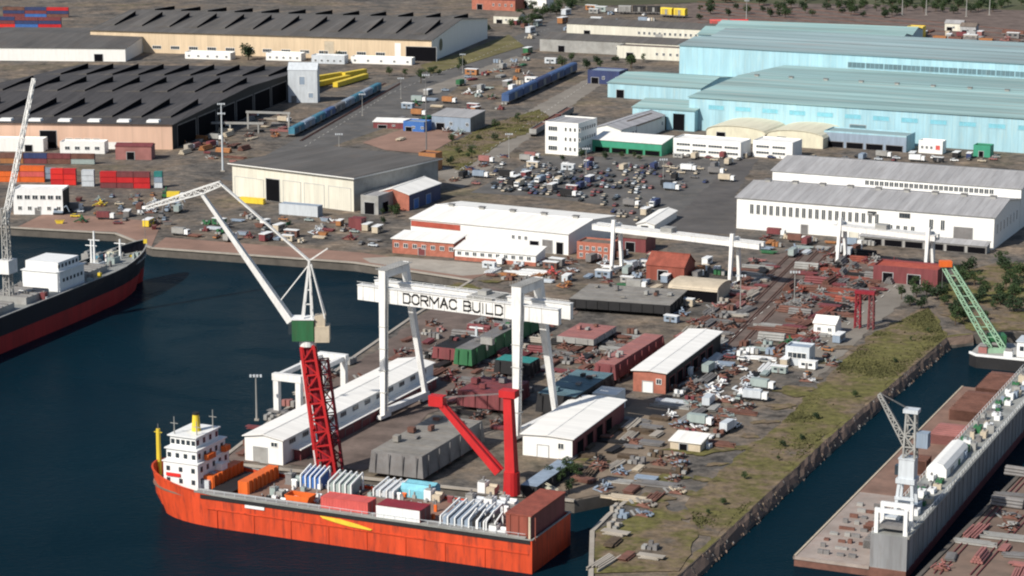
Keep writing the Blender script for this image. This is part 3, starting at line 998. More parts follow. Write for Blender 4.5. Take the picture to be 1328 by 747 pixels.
# --- white offices and cream roofs in front of the aqua works
ops = []
for lv in range(3):
    ops += [("window", 'front', 2, 2.2 + lv * 5.2, 5.0, 2.2, "glass", "white", .2, 3)] + wins('front', 12, 20, 4, 2.4 + lv * 5.2, 1.0, 1.8, 0, "white") + wins('right', 3, 21, 7, 2.4 + lv * 5.2, 1.6, 1.8, 1, "white")
hall("office_block", "white three-storey office block at the road corner", "office", (707, 199), dist((707, 199), (750, 201)) + 1, 24, 16.5, 'flat', 0, "white", "roof_grey_x", AQ, ops=ops)
hall("office_wing", "long grey roofed white wing behind the white office block", "office", (768, 186), 17, 62, 8.5, 'gy', 2.2, "white", "roof_grey_y", AQ, .5, ops=wins('right', 4, 58, 14, 3.5, 1.8, 2, 1) + [dr('front', 3, 4, 4)])
hall("office_wing", "white gabled wing with maroon strip beside the aqua gabled bay", "office", (800, 180), 12, 34, 8, 'gy', 2, "white", "roof_brown", AQ, .5, ops=wins('front', 3, 9, 3, 3, 1.2, 1.8))
hall("green_shed", "low shed with bright green fascia beside the white offices", "shed", (768, 196), 40, 16, 6.4, 'mx', 2.0, "green_roof", "roof_white_x", AQ, .5, ops=[("doorway", 'front', 2 + i * 9.6, .1, 8, 2.4, "shade_black", "green", .3) for i in range(4)], front="green_roof")
hall("cream_shed", "cream curved roof shed, left of the two before the aqua wall", "shed", (916, 182), 34, 36, 6, 'ay', 3.0, "cream_roof", "cream_roof", AQ, .5, ops=[dr('front', 6, 5, 5)])
hall("cream_shed", "cream curved roof shed, right of the two before the aqua wall", "shed", (994, 188), 32, 36, 6, 'ay', 3.0, "cream_roof", "cream_roof", AQ, .5, ops=[dr('front', 6, 5, 5)])
hall("canteen", "white building with banded windows in front of the left curved roof", "office", (873, 200), 38, 15, 8, 'flat', 0, "white", "roof_white_x", AQ, ops=[("window", 'front', 2 + i * 9, 2 + j * 3.2, 7.5, 1.1, "glass", "white", .15, 4) for i in range(4) for j in range(2)])
hall("canteen", "small white flat building in front of the right curved roof", "office", (976, 203), 22, 15, 8, 'flat', 0, "white", "roof_white_x", AQ, ops=[("window", 'front', 2 + i * 9, 2 + j * 3.2, 7, 1.1, "glass", "white", .15, 4) for i in range(2) for j in range(2)])
hall("site_cabin", "white cabin with pink notice on its front below the aqua wall", "cabin", (1191, 198), 13, 7, 6, 'flat', 0, "white", "roof_white_x", AQ, ops=wins('front', 2, 7, 3, 2.5, 1.2, 1.4) + [("notice", 'front', 9.3, 2.2, 2.4, 2.4, "red_pink", "white", .1)])
hall("site_cabin", "green cabin at the far right below the aqua wall", "cabin", (1262, 203), 9, 7, 5.5, 'flat', 0, "green_roof", "green", AQ, ops=[dr('front', 3, 2.4, 3)])

# --- left district: dark sheds with roof monitors
def monitor_shed(name, label, fl, W, D, h, rise, rot, wall, rk, nx, ny, ops, front_marks=True, gable_right=None, x_from=0.0, right=None, mh=1.9, skew=0.0):
    t = thing(name, label, "shed", P(*fl), rot)
    m = MB()
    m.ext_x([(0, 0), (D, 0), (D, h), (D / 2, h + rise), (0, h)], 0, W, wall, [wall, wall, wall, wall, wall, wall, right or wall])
    m.build("wall", t)
    r = MB()
    o = 1.2
    for a, c in (((-o, h - rise * o / (D / 2)), (D / 2, h + rise)), ((D / 2, h + rise), (D + o, h - rise * o / (D / 2)))):
        r.ext_x([(a[0], a[1] + .03), (c[0], c[1] + .03), (c[0], c[1] + .4), (a[0], a[1] + .4)], -o, W + o, rk)
    r.build("roof", t)
    # monitors: long narrow raised lights, running front to back, steep right side painted black for its shade
    for j in range(ny):
        for i in range(nx):
            x = x_from + (W - x_from) * (i + .55) / nx
            y0, y1 = D * (j + .22) / ny, D * (j + .74) / ny
            zz = lambda y: h + .4 + rise * (1 - abs(y - D / 2) / (D / 2))
            v = MB()
            wd = min(11.0, (W - x_from) / nx * .62)
            a = [(x - wd, y0, zz(y0) - .3), (x, y0, zz(y0) - .3), (x, y1, zz(y1) - .3), (x - wd, y1, zz(y1) - .3)]
            b = [(x - wd, y0, zz(y0) + .05), (x, y0, zz(y0) + mh * .45), (x, y1, zz(y1) + mh * 1.7), (x - wd, y1, zz(y1) + .05)]
            v.hexa(a, b, {'': rk, 'right': "shade_black", 'front': "roof_dark", 'top': rk})
            v.box(x + .01, x + .8, y0 - .3, y1 + .3, zz(y0 if y0 < D / 2 else y1) + mh - .2, zz(y0 if y0 < D / 2 else y1) + mh + .1, rk) if False else None
            v.build("roof_monitor", t)
        if front_marks and j == 0:
            for i in range(nx):
                x = x_from + (W - x_from) * (i + .55) / nx
                v = MB()
                v.hexa([(x - 8, 3, h + .2), (x - 1, 3, h + .2), (x - 1, 7, h + .2), (x - 8, 7, h + .2)], [(x - 7.6, 3.4, h + 1.7), (x - 1.4, 3.4, h + 1.7), (x - 1.4, 7, h + 1.9), (x - 7.6, 7, h + 1.9)], "white")
                v.build("gable_light", t)
    if not skew:
        v = MB()
        v.cyl((W + .02, 22, 9.5), (W + .3, 22, 9.5), 5.0, 5.0, "white", 28)
        v.cyl((W + .31, 22, 9.5), (W + .4, 22, 9.5), 4.3, 4.3, "emblem", 28)
        v.build("emblem", t)
    for q_ in ops:
        opening(t, q_[0], W, D, *q_[1:])
    if skew:
        for ch_ in t.children:
            for v_ in ch_.data.vertices:
                v_.co.x += v_.co.y * skew
    return t


# near dark shed: front right corner at (224, 194)
dl = Vector((math.cos(TL), math.sin(TL), 0))
rotn = rad(-4)
dn = Vector((math.cos(rotn), math.sin(rotn), 0))
pc = P(224, 194) - dn * 150
D2 = 250


def px_of(v):
    X, Y, Z = v.x, v.y, v.z - CH
    fw = Y * _c - Z * _s
    return 664 + F * X / fw, 373.5 - F * (Y * _s + Z * _c) / fw


fl2 = px_of(pc)
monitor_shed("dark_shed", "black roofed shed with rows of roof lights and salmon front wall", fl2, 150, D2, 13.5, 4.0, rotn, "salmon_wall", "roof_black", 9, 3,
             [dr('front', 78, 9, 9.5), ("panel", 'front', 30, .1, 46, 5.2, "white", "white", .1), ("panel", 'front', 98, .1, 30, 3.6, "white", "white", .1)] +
             [("window", 'front', 92 + i * 5, 3.8, 3.4, 1.6, "shade_black", "white", .2) for i in range(4)] +
             [("doorway", 'right', 8 + i * 32, .1, 28, 11.5, "shade_black", "steel", .6) for i in range(7)], x_from=5, right="black", skew=.15)  # right wall black too, painting in the dark inside its open bays
# pale tower block at its far right corner
hall("stair_tower", "pale grey gabled tower block at the corner of the black shed", "tower", (374, 133), 18, 9, 20, 'gx', 4.0, "silver", "silver", rotn, .2, ops=[("window", 'front', 7, 11, 3.4, 5, "bluegrey", "white", .25), ("window", 'front', 12.5, 3, 3, 3, "bluegrey", "white", .25), dr('front', 2, 3, 4, "steel")])
# far long cream shed
monitor_shed("cream_shed", "far cream walled shed with dark roof lights and pale right gable", (118, 66), dist((118, 66), (562, 79)), 150, 15.0, 7.0, ang((118, 66), (562, 80)), "cream_wall", "roof_dark", 12, 2,
             [dr('front', 238, 22, 10), ("panel", 'front', 178, .1, 7, 12, "beige", "cream_wall", .2), ("panel", 'front', 252 - 22, .1, 4, 12, "white", "white", .2)] +
             [("window", 'front', 20 + i * 14, 3.2, 6.5, 2.0, "glass", "white", .25, 3) for i in range(15)], False, right="white")
hall("low_store", "dark roofed low store at the left edge between the two big sheds", "store", (-60, 78), 122, 130, 9, 'gx', 2.6, "white", "roof_dark", rotn, .6, ops=[dr('front', 100, 6, 5)])
for i, (fx, fy, W_, D_, hh, wl, rk, lab) in enumerate((
        (240, 76, 34, 10, 4, "white", "roof_white_x", "white flat roofed annex below the far cream wall"),
        (345, 78, 26, 10, 4.5, "white", "roof_white_x", "white box annex left of the yellow booms, below the cream wall"),
        (404, 82, 24, 9, 5, "silver", "roof_white_x", "silver box annex above the yellow booms"),
        (455, 82, 44, 8, 4, "white", "roof_white_x", "long white low annex leading to the dark doorway of the cream shed"))):
    hall("annex", lab, "annex", (fx, fy), W_, D_, hh, 'flat', 0, wl, rk, ang((118, 66), (562, 80)), ops=wins('front', 3, W_ - 3, 5, 1.5, 1.4, 1.3))
hall("low_office", "low white office with four dark windows in front of the salmon wall", "office", (78, 199), 24, 9, 5.5, 'flat', 0, "white", "roof_white_x", rotn, ops=wins('front', 4, 20, 4, 2.2, 2.4, 1.6))
hall("low_store", "white flat roofed store against the left of the salmon wall", "store", (-20, 196), 32, 9, 6, 'flat', 0, "white", "roof_white_x", rotn, ops=[dr('front', 22, 4, 3.5)])
hall("tank_house", "dull maroon block against the salmon wall by the red containers", "store", (150, 207), 19, 9, 7, 'gx', 1, "pink_primer", "maroon", rotn, .3, ops=[dr('front', 6, 4, 4)])
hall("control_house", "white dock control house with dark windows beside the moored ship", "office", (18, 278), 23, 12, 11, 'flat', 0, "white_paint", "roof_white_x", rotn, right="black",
     ops=wins('front', 3, 21, 6, 7.2, 2.4, 1.8, 1, "white") + wins('front', 3, 21, 5, 2.2, 1.6, 1.6, 1, "white") + [dr('front', 10, 2.4, 3, "steel")])

# --- small buildings of the middle distance
for fx, fy, W_, D_, hh, rf, rise, wl, rk, rt, lab in (
    (560, 168, 24, 20, 8, 'mx', 1.5, "bluegrey", "roof_grey_x", "steel", "blue-grey workshop with pale eaves beside the blue wagons"),
    (523, 170, 13, 10, 5, 'flat', 0, "blue", "bluegrey", None, "small blue cabin left of the blue-grey workshop"),
    (484, 166, 24, 9, 3.5, 'mx', 1, "maroon", "roof_white_x", None, "low red walled hut with white roof beside the wide road"),
    (735, 46, 118, 30, 9, 'gx', 3, "pale_wall", "roof_dark", None, "long dark roofed depot at the top centre"),
    (700, 66, 120, 34, 9, 'gx', 2.5, "steel_pale", "roof_dark", None, "grey roofed depot with many doors, nearer of the two top depots"),
    (800, 75, 60, 16, 8, 'flat', 0, "pale_wall", "roof_brown", None, "pale fronted store at the right end of the grey depot"),
    (612, 12, 40, 20, 9, 'gx', 4, "brick", "maroon", None, "red roofed house at the top edge above the cream shed"),
    (672, 10, 26, 16, 8, 'gx', 3, "white", "roof_grey_x", None, "white house among trees at the top edge"),
    (640, 30, 22, 14, 6, 'gx', 2.5, "pale_wall", "roof_brown", None, "small brown roofed house right of the pale gable"),
    (762, 108, 22, 16, 8, 'flat', 0, "navy", "bluegrey", None, "small navy block by the road left of the aqua works"),
    (1176, 49, 12, 10, 8, 'flat', 0, "yellow", "beige", None, "yellow box house beside the rail yard"),
    (1225, 40, 14, 10, 6, 'gx', 2, "pale_wall", "roof_grey_x", None, "left pale hut among the tracks"),
    (1245, 44, 12, 10, 6, 'gx', 2, "grey_wall", "roof_brown", None, "right grey hut among the tracks")):
    hall("depot" if "depot" in lab else "house" if "house" in lab else "hut" if "hut" in lab else "shed", lab, "building", (fx, fy), W_, D_, hh, rf, rise, wl, rk, TB if fx > 500 else TL, .4, right=rt,
         ops=[dr('front', W_ * .12, min(5, W_ * .3), hh * .5, "shade_black")] + wins('front', W_ * .5, W_ * .92, max(2, int(W_ / 9)), hh * .4, 1.6, hh * .22))


# ---------------------------------------------------------------- big gantry crane
def bogie(m, x, y, k="crane_white"):
    m.box(x - 3, x + 3, y - .9, y + .9, 0.9, 2.0, k)
    for i in (-2, -.7, .7, 2):
        m.cyl((x + i, y - .5, .62), (x + i, y + .5, .62), .6, .6, "black", 10)


GA, GBp = P(498, 545), P(670, 572)
gth = math.atan2(GBp.y - GA.y, GBp.x - GA.x)
GS = (GBp - GA).length
gan = thing("gantry_crane", "giant white gantry crane with lettered twin girders over the slipway", "gantry crane", GA, gth)
GH = hz(498, 545, 350)
gz1 = hz(498, 545, 394)
gz2 = hz(498, 545, 375)
for x, wd in ((0, 2.4), (GS, 3.3)):
    leg = MB()
    leg.bar((x, 0, 2.2), (x, .8, GH), 1.6, 1.7, "crane_white", wd, 2.2)
    leg.build("leg", gan)
    leg = MB()
    leg.bar((x, 25.0, 2.2), (x, 13.0, GH), 1.5, 1.5, "crane_white", wd - .4, 2.0)
    leg.build("leg", gan)
    cb = MB()
    cb.box(x - wd / 2 + .05, x + wd / 2 - .05, .2, 13.6, GH - 2.6, GH - .02, "crane_white")
    cb.build("cross_beam", gan)
    s_ = MB()
    s_.box(x - .9, x + .9, -1, 26, 2.0, 3.6, "crane_white")
    s_.build("sill_beam", gan)
    bg_ = MB()
    for y in (0, 25):
        s2 = MB()
        s2.box(x - .8, x + .8, y - 3, y + 3, 0.9, 2.0, "crane_white")
        for i in (-2, -.7, .7, 2):
            s2.cyl((x - .5, y + i, .62), (x + .5, y + i, .62), .6, .6, "black", 10)
        s2.build("bogie", gan)
for y, xa, xb in ((2.1, -10, GS + 13.6), (10.4, -9, GS + 13.2)):
    g = MB()
    g.box(xa, xb, y - .9, y + .9, gz1, gz2, "crane_white")
    g.bar((xa, y, gz2 + .12), (xb, y, gz2 + .12), 2.5, .22, "crane_white")
    for i in range(int((xb - xa) / 4)):
        g.box(xa + 2 + i * 4, xa + 2.12 + i * 4, y - 1.2, y - 1.1, gz2 + .2, gz2 + 1.2, "crane_white")
    g.box(xa, xb, y - 1.2, y - 1.1, gz2 + 1.15, gz2 + 1.25, "crane_white")
    go = g.build("girder", gan)
    if y < 5:
        A0, A1 = GS * (523 - 498) / 172.0, GS * (650 - 498) / 172.0
        hh_ = 2.9
        word = "DORMAC BUILD"
        adv = [{"I": .45, " ": .55, "M": 1.12}.get(c_, .92) for c_ in word]
        unit = (A1 - A0) / (sum(adv) - .2)
        GL = {"D": [(0, 0, 0, 1), (0, 1, .5, 1), (.5, 1, .7, .8), (.7, .8, .7, .2), (.7, .2, .5, 0), (.5, 0, 0, 0)],
              "O": [(.2, 0, .5, 0), (.5, 0, .7, .22), (.7, .22, .7, .78), (.7, .78, .5, 1), (.5, 1, .2, 1), (.2, 1, 0, .78), (0, .78, 0, .22), (0, .22, .2, 0)],
              "R": [(0, 0, 0, 1), (0, 1, .55, 1), (.55, 1, .7, .85), (.7, .85, .7, .65), (.7, .65, .55, .5), (.55, .5, 0, .5), (.35, .5, .7, 0)],
              "M": [(0, 0, 0, 1), (0, 1, .45, .35), (.45, .35, .9, 1), (.9, 1, .9, 0)],
              "A": [(0, 0, .35, 1), (.35, 1, .7, 0), (.14, .36, .56, .36)],
              "C": [(.7, .2, .5, 0), (.5, 0, .2, 0), (.2, 0, 0, .22), (0, .22, 0, .78), (0, .78, .2, 1), (.2, 1, .5, 1), (.5, 1, .7, .8)],
              "B": [(0, 0, 0, 1), (0, 1, .5, 1), (.5, 1, .65, .87), (.65, .87, .65, .65), (.65, .65, .5, .52), (0, .52, .5, .52), (.5, .52, .7, .38), (.7, .38, .7, .15), (.7, .15, .5, 0), (.5, 0, 0, 0)],
              "U": [(0, 1, 0, .2), (0, .2, .2, 0), (.2, 0, .5, 0), (.5, 0, .7, .2), (.7, .2, .7, 1)],
              "I": [(.1, 0, .1, 1)], "L": [(0, 1, 0, 0), (0, 0, .65, 0)]}
        lm = MB()
        cx_ = A0
        zb_ = gz1 + (gz2 - gz1 - hh_) / 2
        for c_, ad in zip(word, adv):
            if c_ == " ":
                lm.build("lettering", gan)
                lm = MB()
            for x1_, z1_, x2_, z2_ in GL.get(c_, []):
                p_ = Vector((cx_ + x1_ * unit, y - .94, zb_ + z1_ * hh_))
                q_ = Vector((cx_ + x2_ * unit, y - .94, zb_ + z2_ * hh_))
                d_ = (q_ - p_).normalized() * .22
                lm.bar(p_ - d_, q_ + d_, .06, .58, "black")
            cx_ += ad * unit
        lm.build("lettering", gan)
# ladders, joints and a driver's cab
for x in (0, GS):
    m = MB()
    m.bar((x + 1.0, .1, 3), (x + 1.2, .55, GH - 2), .12, .12, "steel_pale")
    m.bar((x + 1.5, .1, 3), (x + 1.7, .55, GH - 2), .12, .12, "steel_pale")
    for i in range(40):
        z = 3.5 + i * (GH - 6) / 40
        m.box(x + 1.0, x + 1.65, .1 + .45 * z / GH, .2 + .45 * z / GH, z, z + .12, "steel_pale")
    m.build("ladder", gan)
    for z in (9, 16, 23, 30):
        m = MB()
        m.box(x - 1.32 - (x > 1) * .35, x + 1.32 + (x > 1) * .35, -1.05 + z * .016, 1.05 + z * .016, z, z + .22, "steel_pale")
        m.build("joint_plate", gan)
    m = MB()
    m.box(x - 2.2, x + 2.2, -.6, 14.2, GH + .01, GH + .12, "steel_pale")
    for y in [i * 1.6 - .4 for i in range(10)]:
        for xx in (x - 2.1, x + 2.1):
            m.box(xx - .05, xx + .05, y, y + .1, GH + .12, GH + 1.1, "steel_pale")
    m.build("top_walkway", gan)
m = MB()
for i in range(16):
    xx = -8 + i * (GS + 20) / 16
    m.box(xx, xx + .14, 1.15, 1.2, gz1 + .02, gz2 - .02, "steel_pale")
m.build("girder_joint", gan)
m = MB()
m.box(GS * .78, GS * .78 + 3, 4.6, 7.4, gz1 - 2.6, gz1 - .1, "crane_white")
m.box(GS * .78 - .05, GS * .78 + 3.05, 4.55, 4.62, gz1 - 1.8, gz1 - .7, "glass")
m.build("driver_cab", gan)
tr = MB()
tr.box(GS * .62, GS * .62 + 9, 1.0, 11.5, gz2 + .3, gz2 + .9, "steel_pale")
tr.box(GS * .62 + 2, GS * .62 + 5, 4.5, 8, gz2 + .9, gz2 + 2.2, "steel_pale")
for yy in (2, 10.4):
    tr.cyl((GS * .62 + 1, yy, gz2 + .6), (GS * .62 + 8, yy, gz2 + .6), .4, .4, "black", 8)
tr.build("trolley", gan)
hk = MB()
for dx in (3, 6):
    hk.cyl((GS * .62 + dx, 6, gz2 + 1), (GS * .62 + dx, 6, gz1 - 8), .08, .08, "steel", 5)
hk.box(GS * .62 + 2.4, GS * .62 + 6.6, 5.2, 6.8, gz1 - 10, gz1 - 8, "steel_pale")
hk.cyl((GS * .62 + 4.5, 6, gz1 - 10), (GS * .62 + 4.5, 6, gz1 - 12), .5, .25, "steel", 8)
hk.build("hoist_block", gan)


# ---------------------------------------------------------------- small goliath gantries behind
def small_gantry(label, a, b, ytop, xa_px, xb_px, beam_px, dep=9.0):
    p, q = P(*a), P(*b)
    th = math.atan2(q.y - p.y, q.x - p.x)
    S = (q - p).length
    H_ = hz(a[0], a[1], ytop)
    t = thing("gantry_crane", label, "gantry crane", p, th)
    bz = hz(a[0], a[1], beam_px)
    for x in (0, S):
        m = MB()
        m.bar((x, 0, 1.2), (x, 1.6, H_), 1.2, 1.2, "crane_white", 1.5, 1.5)
        m.build("leg", t)
        m = MB()
        m.bar((x, dep * 1.25, 1.2), (x, dep, bz), 1.2, 1.2, "crane_white", 1.4, 1.4)
        m.build("leg", t)
        m = MB()
        m.box(x - .6, x + .6, -.8, dep * 1.25 + .8, .7, 1.7, "crane_white")
        for y in (0, dep * 1.25):
            for d in (-.9, .9):
                m.cyl((x - .4, y + d, .45), (x + .4, y + d, .45), .43, .43, "black", 8)
        m.build("sill_beam", t)
        m = MB()
        m.box(x - .5, x + .5, 1, dep, bz - .6, bz + .5, "crane_white")
        m.build("cross_beam", t)
    for y in (1.9, dep - .8):
        m = MB()
        m.box(-xa_px, S + xb_px, y - .8, y + .8, bz - 2.8, bz - .61, "crane_white")
        m.box(-xa_px, S + xb_px, y - 1.0, y + 1.0, bz - .6, bz - .45, "crane_white")
        m.build("girder", t)
    m = MB()
    m.box(S * .4, S * .4 + 5, 1.5, dep - .5, bz - .4, bz + 1.4, "steel_pale")
    m.build("trolley", t)
    return t


small_gantry("second white gantry crane, its beam behind the grey platform", (793, 354), (946, 374), 286, 10, 12, 293, 6.5)
small_gantry("third white gantry crane standing before the white workshop", (1086, 342), (1200, 356), 283, 3, 3, 291, 6)

# portal over the pier hall
t = thing("portal_frame", "low white portal frame straddling the left edge of the pier hall", "portal", P(360, 536), rad(66) - math.pi / 2)
for x, y in ((0, 0), (8, 0), (0, 30), (8, 30)):
    m = MB()
    m.box(x - .9, x + .9, y - .9, y + .9, 0, 11.0, "crane_white")
    m.build("leg", t)
for y in (0, 30):
    m = MB()
    m.box(-1.2, 9.2, y - 1.1, y + 1.1, 11.0, 13.2, "crane_white")
    m.build("cross_beam", t)
for x in (0, 8):
    m = MB()
    m.box(x - .7, x + .7, 1.2, 28.8, 11.3, 12.8, "crane_white")
    m.build("side_beam", t)

# ---------------------------------------------------------------- level luffing crane on the pier end
cb = P(424, 618)
yaw = rad(172)                       # heading of the jib in plan
cr = thing("luffing_crane", "tall level-luffing crane with white jib on a red lattice tower", "crane", cb, 0)
ch = Vector((math.cos(yaw), math.sin(yaw), 0))


def CP(x, y, off=0.0):
    d, z = ray_plane(x, y, cb, yaw)
    return ch * d + Vector((0, 0, z)) + Vector((-ch.y, ch.x, 0)) * off


top = CP(399, 448)
foot = CP(424, 612)
m = MB()
m.lattice((foot.x, foot.y, 1.5), (top.x, top.y, top.z), 5.2, 3.6, 9, "red", .75, .42)
m.cyl((foot.x + .4, foot.y, 1.5), (top.x, top.y, top.z), 1.7, 1.3, "red_dark", 10)
m.build("tower", cr)
m = MB()
m.lattice((foot.x + 2.6, foot.y + 3.5, 1.5), (CP(414, 470).x + 1, top.y + 3, CP(412, 470).z), 3.4, 2.4, 8, "red_dark", .55, .32)
m.build("stair_tower", cr)
m = MB()
m.bar((top.x - 1.9, top.y - 1.9, top.z - 4), (foot.x - 2.7, foot.y - 2.8, 2), .4, .4, "crane_white")
m.build("ladder", cr)
m = MB()
m.box(foot.x - 3.6, foot.x + 3.6, foot.y - 3.6, foot.y + 3.6, 0, 1.6, "red_dark")
m.build("base", cr)
m = MB()
m.cyl((top.x, top.y, top.z), (top.x, top.y, top.z + 1.8), 2.4, 2.4, "crane_white", 16)
m.build("slew_ring", cr)
gz = top.z + 1.8
m = MB()
m.box(top.x - 4.2, top.x + 2.0, top.y - 2.6, top.y + 2.6, gz, gz + 6.2, "green")
m.box(top.x - 4.4, top.x + 2.2, top.y - 2.8, top.y + 2.8, gz + 6.2, gz + 6.5, "white_paint")
hs = m.build("machine_house", cr)
m = MB()
m.box(top.x - 5.2, top.x - 4.22, top.y - 2.2, top.y - .2, gz + 2, gz + 5, "glass")
m.build("cab_window", cr)
m = MB()
m.box(top.x + 2.25, top.x + 6.4, top.y - 2.4, top.y + 2.4, gz - .4, gz + 4.2, "beige")
m.box(top.x + 2.25, top.x + 5.2, top.y - 2.0, top.y + 2.0, gz + 4.2, gz + 7.2, "beige")
m.build("counterweight", cr)
hz0 = gz + 6.5
ap = CP(401, 338)
m = MB()
for sgn in (-1, 1):
    m.bar((top.x - 1.2, top.y + sgn * 1.8, hz0), (ap.x, ap.y + sgn * .7, ap.z), .75, .75, "crane_white", .5, .5)
    m.bar((top.x + 1.4, top.y + sgn * 1.8, hz0), (ap.x, ap.y + sgn * .7, ap.z), .55, .55, "crane_white", .4, .4)
    m.bar((top.x + 5.2, top.y + sgn * 2.0, gz + 6.5), (ap.x + .5, ap.y + sgn * .7, ap.z - 1), .32, .32, "crane_white")
for f in (.25, .5, .75, 1):
    a = Vector((top.x - 1.2, top.y - 1.8, hz0)).lerp(Vector((ap.x, ap.y - .7, ap.z)), f)
    b = Vector((top.x - 1.2, top.y + 1.8, hz0)).lerp(Vector((ap.x, ap.y + .7, ap.z)), f)
    m.bar(a, b, .35, .35, "crane_white")
    a2 = Vector((top.x + 1.4, top.y - 1.8, hz0)).lerp(Vector((ap.x, ap.y - .7, ap.z)), f)
    m.bar(a, a2, .3, .3, "crane_white")
m.build("a_frame", cr)
bp0, bp1 = CP(377, 416), CP(261, 250)
m = MB()
for sgn in (-1, 1):
    m.bar((bp0.x, bp0.y + sgn * 1.5, bp0.z), (bp1.x, bp1.y + sgn * .6, bp1.z), .75, 2.0, "crane_white", .5, .9)
    u = Vector((0.75, 0, 0.55))
n = 14
for i in range(n):
    f, f2 = i / n, (i + 1) / n
    wa_, wb_ = 1.5 - .9 * f, 1.5 - .9 * f2
    a, b = bp0.lerp(bp1, f), bp0.lerp(bp1, f2)
    m.bar((a.x, a.y - wa_, a.z), (b.x, b.y + wb_, b.z), .28, .28, "crane_white")
    m.bar((b.x, b.y - wb_, b.z), (b.x, b.y + wb_, b.z), .3, .3, "crane_white")
m.build("boom", cr)
j0, j1, jt = CP(187, 270), CP(262, 247), CP(286, 238)
m = MB()
m.lattice(j1, j0, 1.7, .7, 8, "crane_white", .36, .2)
m.lattice(j1, jt, 1.7, 1.2, 3, "crane_white", .36, .2)
m.bar(j0 + Vector((0, -.6, .3)), j0 + Vector((0, .6, -.8)), 1, 1, "crane_white")
m.build("fly_jib", cr)
m = MB()
for sgn in (-1, 1):
    m.bar((jt.x, jt.y + sgn * .6, jt.z), (ap.x, ap.y + sgn * .6, ap.z), .45, .45, "crane_white")
n = 12
for i in range(n):
    a, b = jt.lerp(ap, i / n), jt.lerp(ap, (i + 1) / n)
    m.bar((a.x, a.y - .6, a.z), (b.x, b.y + .6, b.z), .2, .2, "crane_white")
m.build("back_stay", cr)
m = MB()
k0 = bp0.lerp(bp1, .13)
m.bar((ap.x, ap.y, ap.z - 1), (k0.x, k0.y, k0.z + .6), .3, .3, "crane_white")
tl = CP(425, 322)
m.bar((ap.x, ap.y, ap.z), (tl.x, tl.y, tl.z), .35, .35, "crane_white")
m.build("luffing_rod", cr)
m = MB()
m.cyl((j0.x, j0.y, j0.z), (j0.x, j0.y, j0.z - 9), .07, .07, "steel", 5)
m.box(j0.x - .5, j0.x + .5, j0.y - .3, j0.y + .3, j0.z - 10.2, j0.z - 9, "yellow")
m.build("hook", cr)

# ---------------------------------------------------------------- orange vessel
SD = 4.6                                       # main deck level above the quay
sB, s0 = P(690, 706, SD), P(300, 651, SD)
sth = math.atan2(sB.y - s0.y, sB.x - s0.x)
SL = 121.0
sx_, sy_ = math.cos(sth), math.sin(sth)
org = Vector((sB.x - sx_ * SL, sB.y - sy_ * SL, 0))
BW = (P(733, 667, SD) - sB).length * .97
ship = thing("cargo_ship", "orange-red hulled deck cargo ship moored along the pier end", "ship", org, sth)


def S(x, y, z=SD):
    """pixel at level z -> ship coordinates"""
    p = P(x, y, z) - org
    return Vector((p.x * sx_ + p.y * sy_, -p.x * sy_ + p.y * sx_, z))


def half(x, f=1.0):
    t_ = max(0.0, min(1.0, x / (24.0 * f)))
    return (BW / 2) * (1 - (1 - t_) ** 2.2) ** .5


def shz(x):
    return SD + 1.0 + 3.4 * max(0, 1 - x / 30.0) ** 1.6


xs = [0, .6, 1.6, 3, 5, 8, 12, 16, 20, 26, 34, 50, 70, 90, SL - 4, SL]
prof = []
for x in xs:
    zt = shz(x)
    hb, hw_ = half(x), half(max(0, x - 4.0) if x < 34 else x, 1.15)
    if x == 0:
        hb = .35
    hw_ = min(hb, max(.2, hw_))
    prof.append([(x, BW / 2 - hb, zt), (x, BW / 2 - (hb * .55 + hw_ * .45), .2), (x + (2.2 if x < 6 else 0), BW / 2 - hw_, -5.5),
                 (x + (2.2 if x < 6 else 0), BW / 2 + hw_, -5.5), (x, BW / 2 + (hb * .55 + hw_ * .45), .2), (x, BW / 2 + hb, zt)])
m = MB()
vs = [v for p_ in prof for v in p_]
fs = []
for i in range(len(prof) - 1):
    for j in range(5):
        a = i * 6 + j
        fs.append((a, a + 1, a + 7, a + 6))
fs.append((0, 1, 2, 3, 4, 5))
e_ = (len(prof) - 1) * 6
fs.append(tuple(e_ + q for q in (5, 4, 3, 2, 1, 0)))
m.add(vs, fs, "orange_hull")
hull = m.build("hull", ship)
# deck inside the bulwark
dpoly = [(x, BW / 2 - max(.15, half(x) - .25)) for x in xs[1:-1]] + [(SL - .25, .25), (SL - .25, BW - .25)] + [(x, BW / 2 + max(.15, half(x) - .25)) for x in xs[1:-1]][::-1]
m = MB()
m.prism(dpoly, SD - .5, SD, "deck_brown")
m.build("deck", ship)
# grey bulwark capping and side walkway
m = MB()
for i in range(len(xs) - 1):
    for sg in (-1, 1):
        y0, y1 = BW / 2 + sg * max(.3, half(xs[i])), BW / 2 + sg * max(.3, half(xs[i + 1]))
        m.bar((xs[i], y0, shz(xs[i]) + .08), (xs[i + 1], y1, shz(xs[i + 1]) + .08), .5, .22, "deck_grey" if xs[i] > 18 else "orange_hull")
m.bar((SL, 0, SD + 1.1), (SL, BW, SD + 1.1), .45, .22, "deck_grey")
m.build("bulwark_cap", ship)
m = MB()
m.box(20, SL - 2, 3.0, 3.4, SD + .01, SD + 1.25, "deck_grey")
m.box(20, SL - 2, .05, 3.5, SD + 1.25, SD + 1.45, {'': "deck_grey", 'top': "steel_pale"})
for i in range(30):
    x = 23 + i * (SL - 27) / 29
    m.box(x - .05, x + .05, .2, .3, SD + 1.45, SD + 2.4, "silver")
m.box(20, SL - 2, .18, .28, SD + 2.35, SD + 2.45, "silver")
m.build("side_walkway", ship)
m = MB()
m.box(22, SL - .5, -.16, .04, SD - .15, SD + .95, "black")
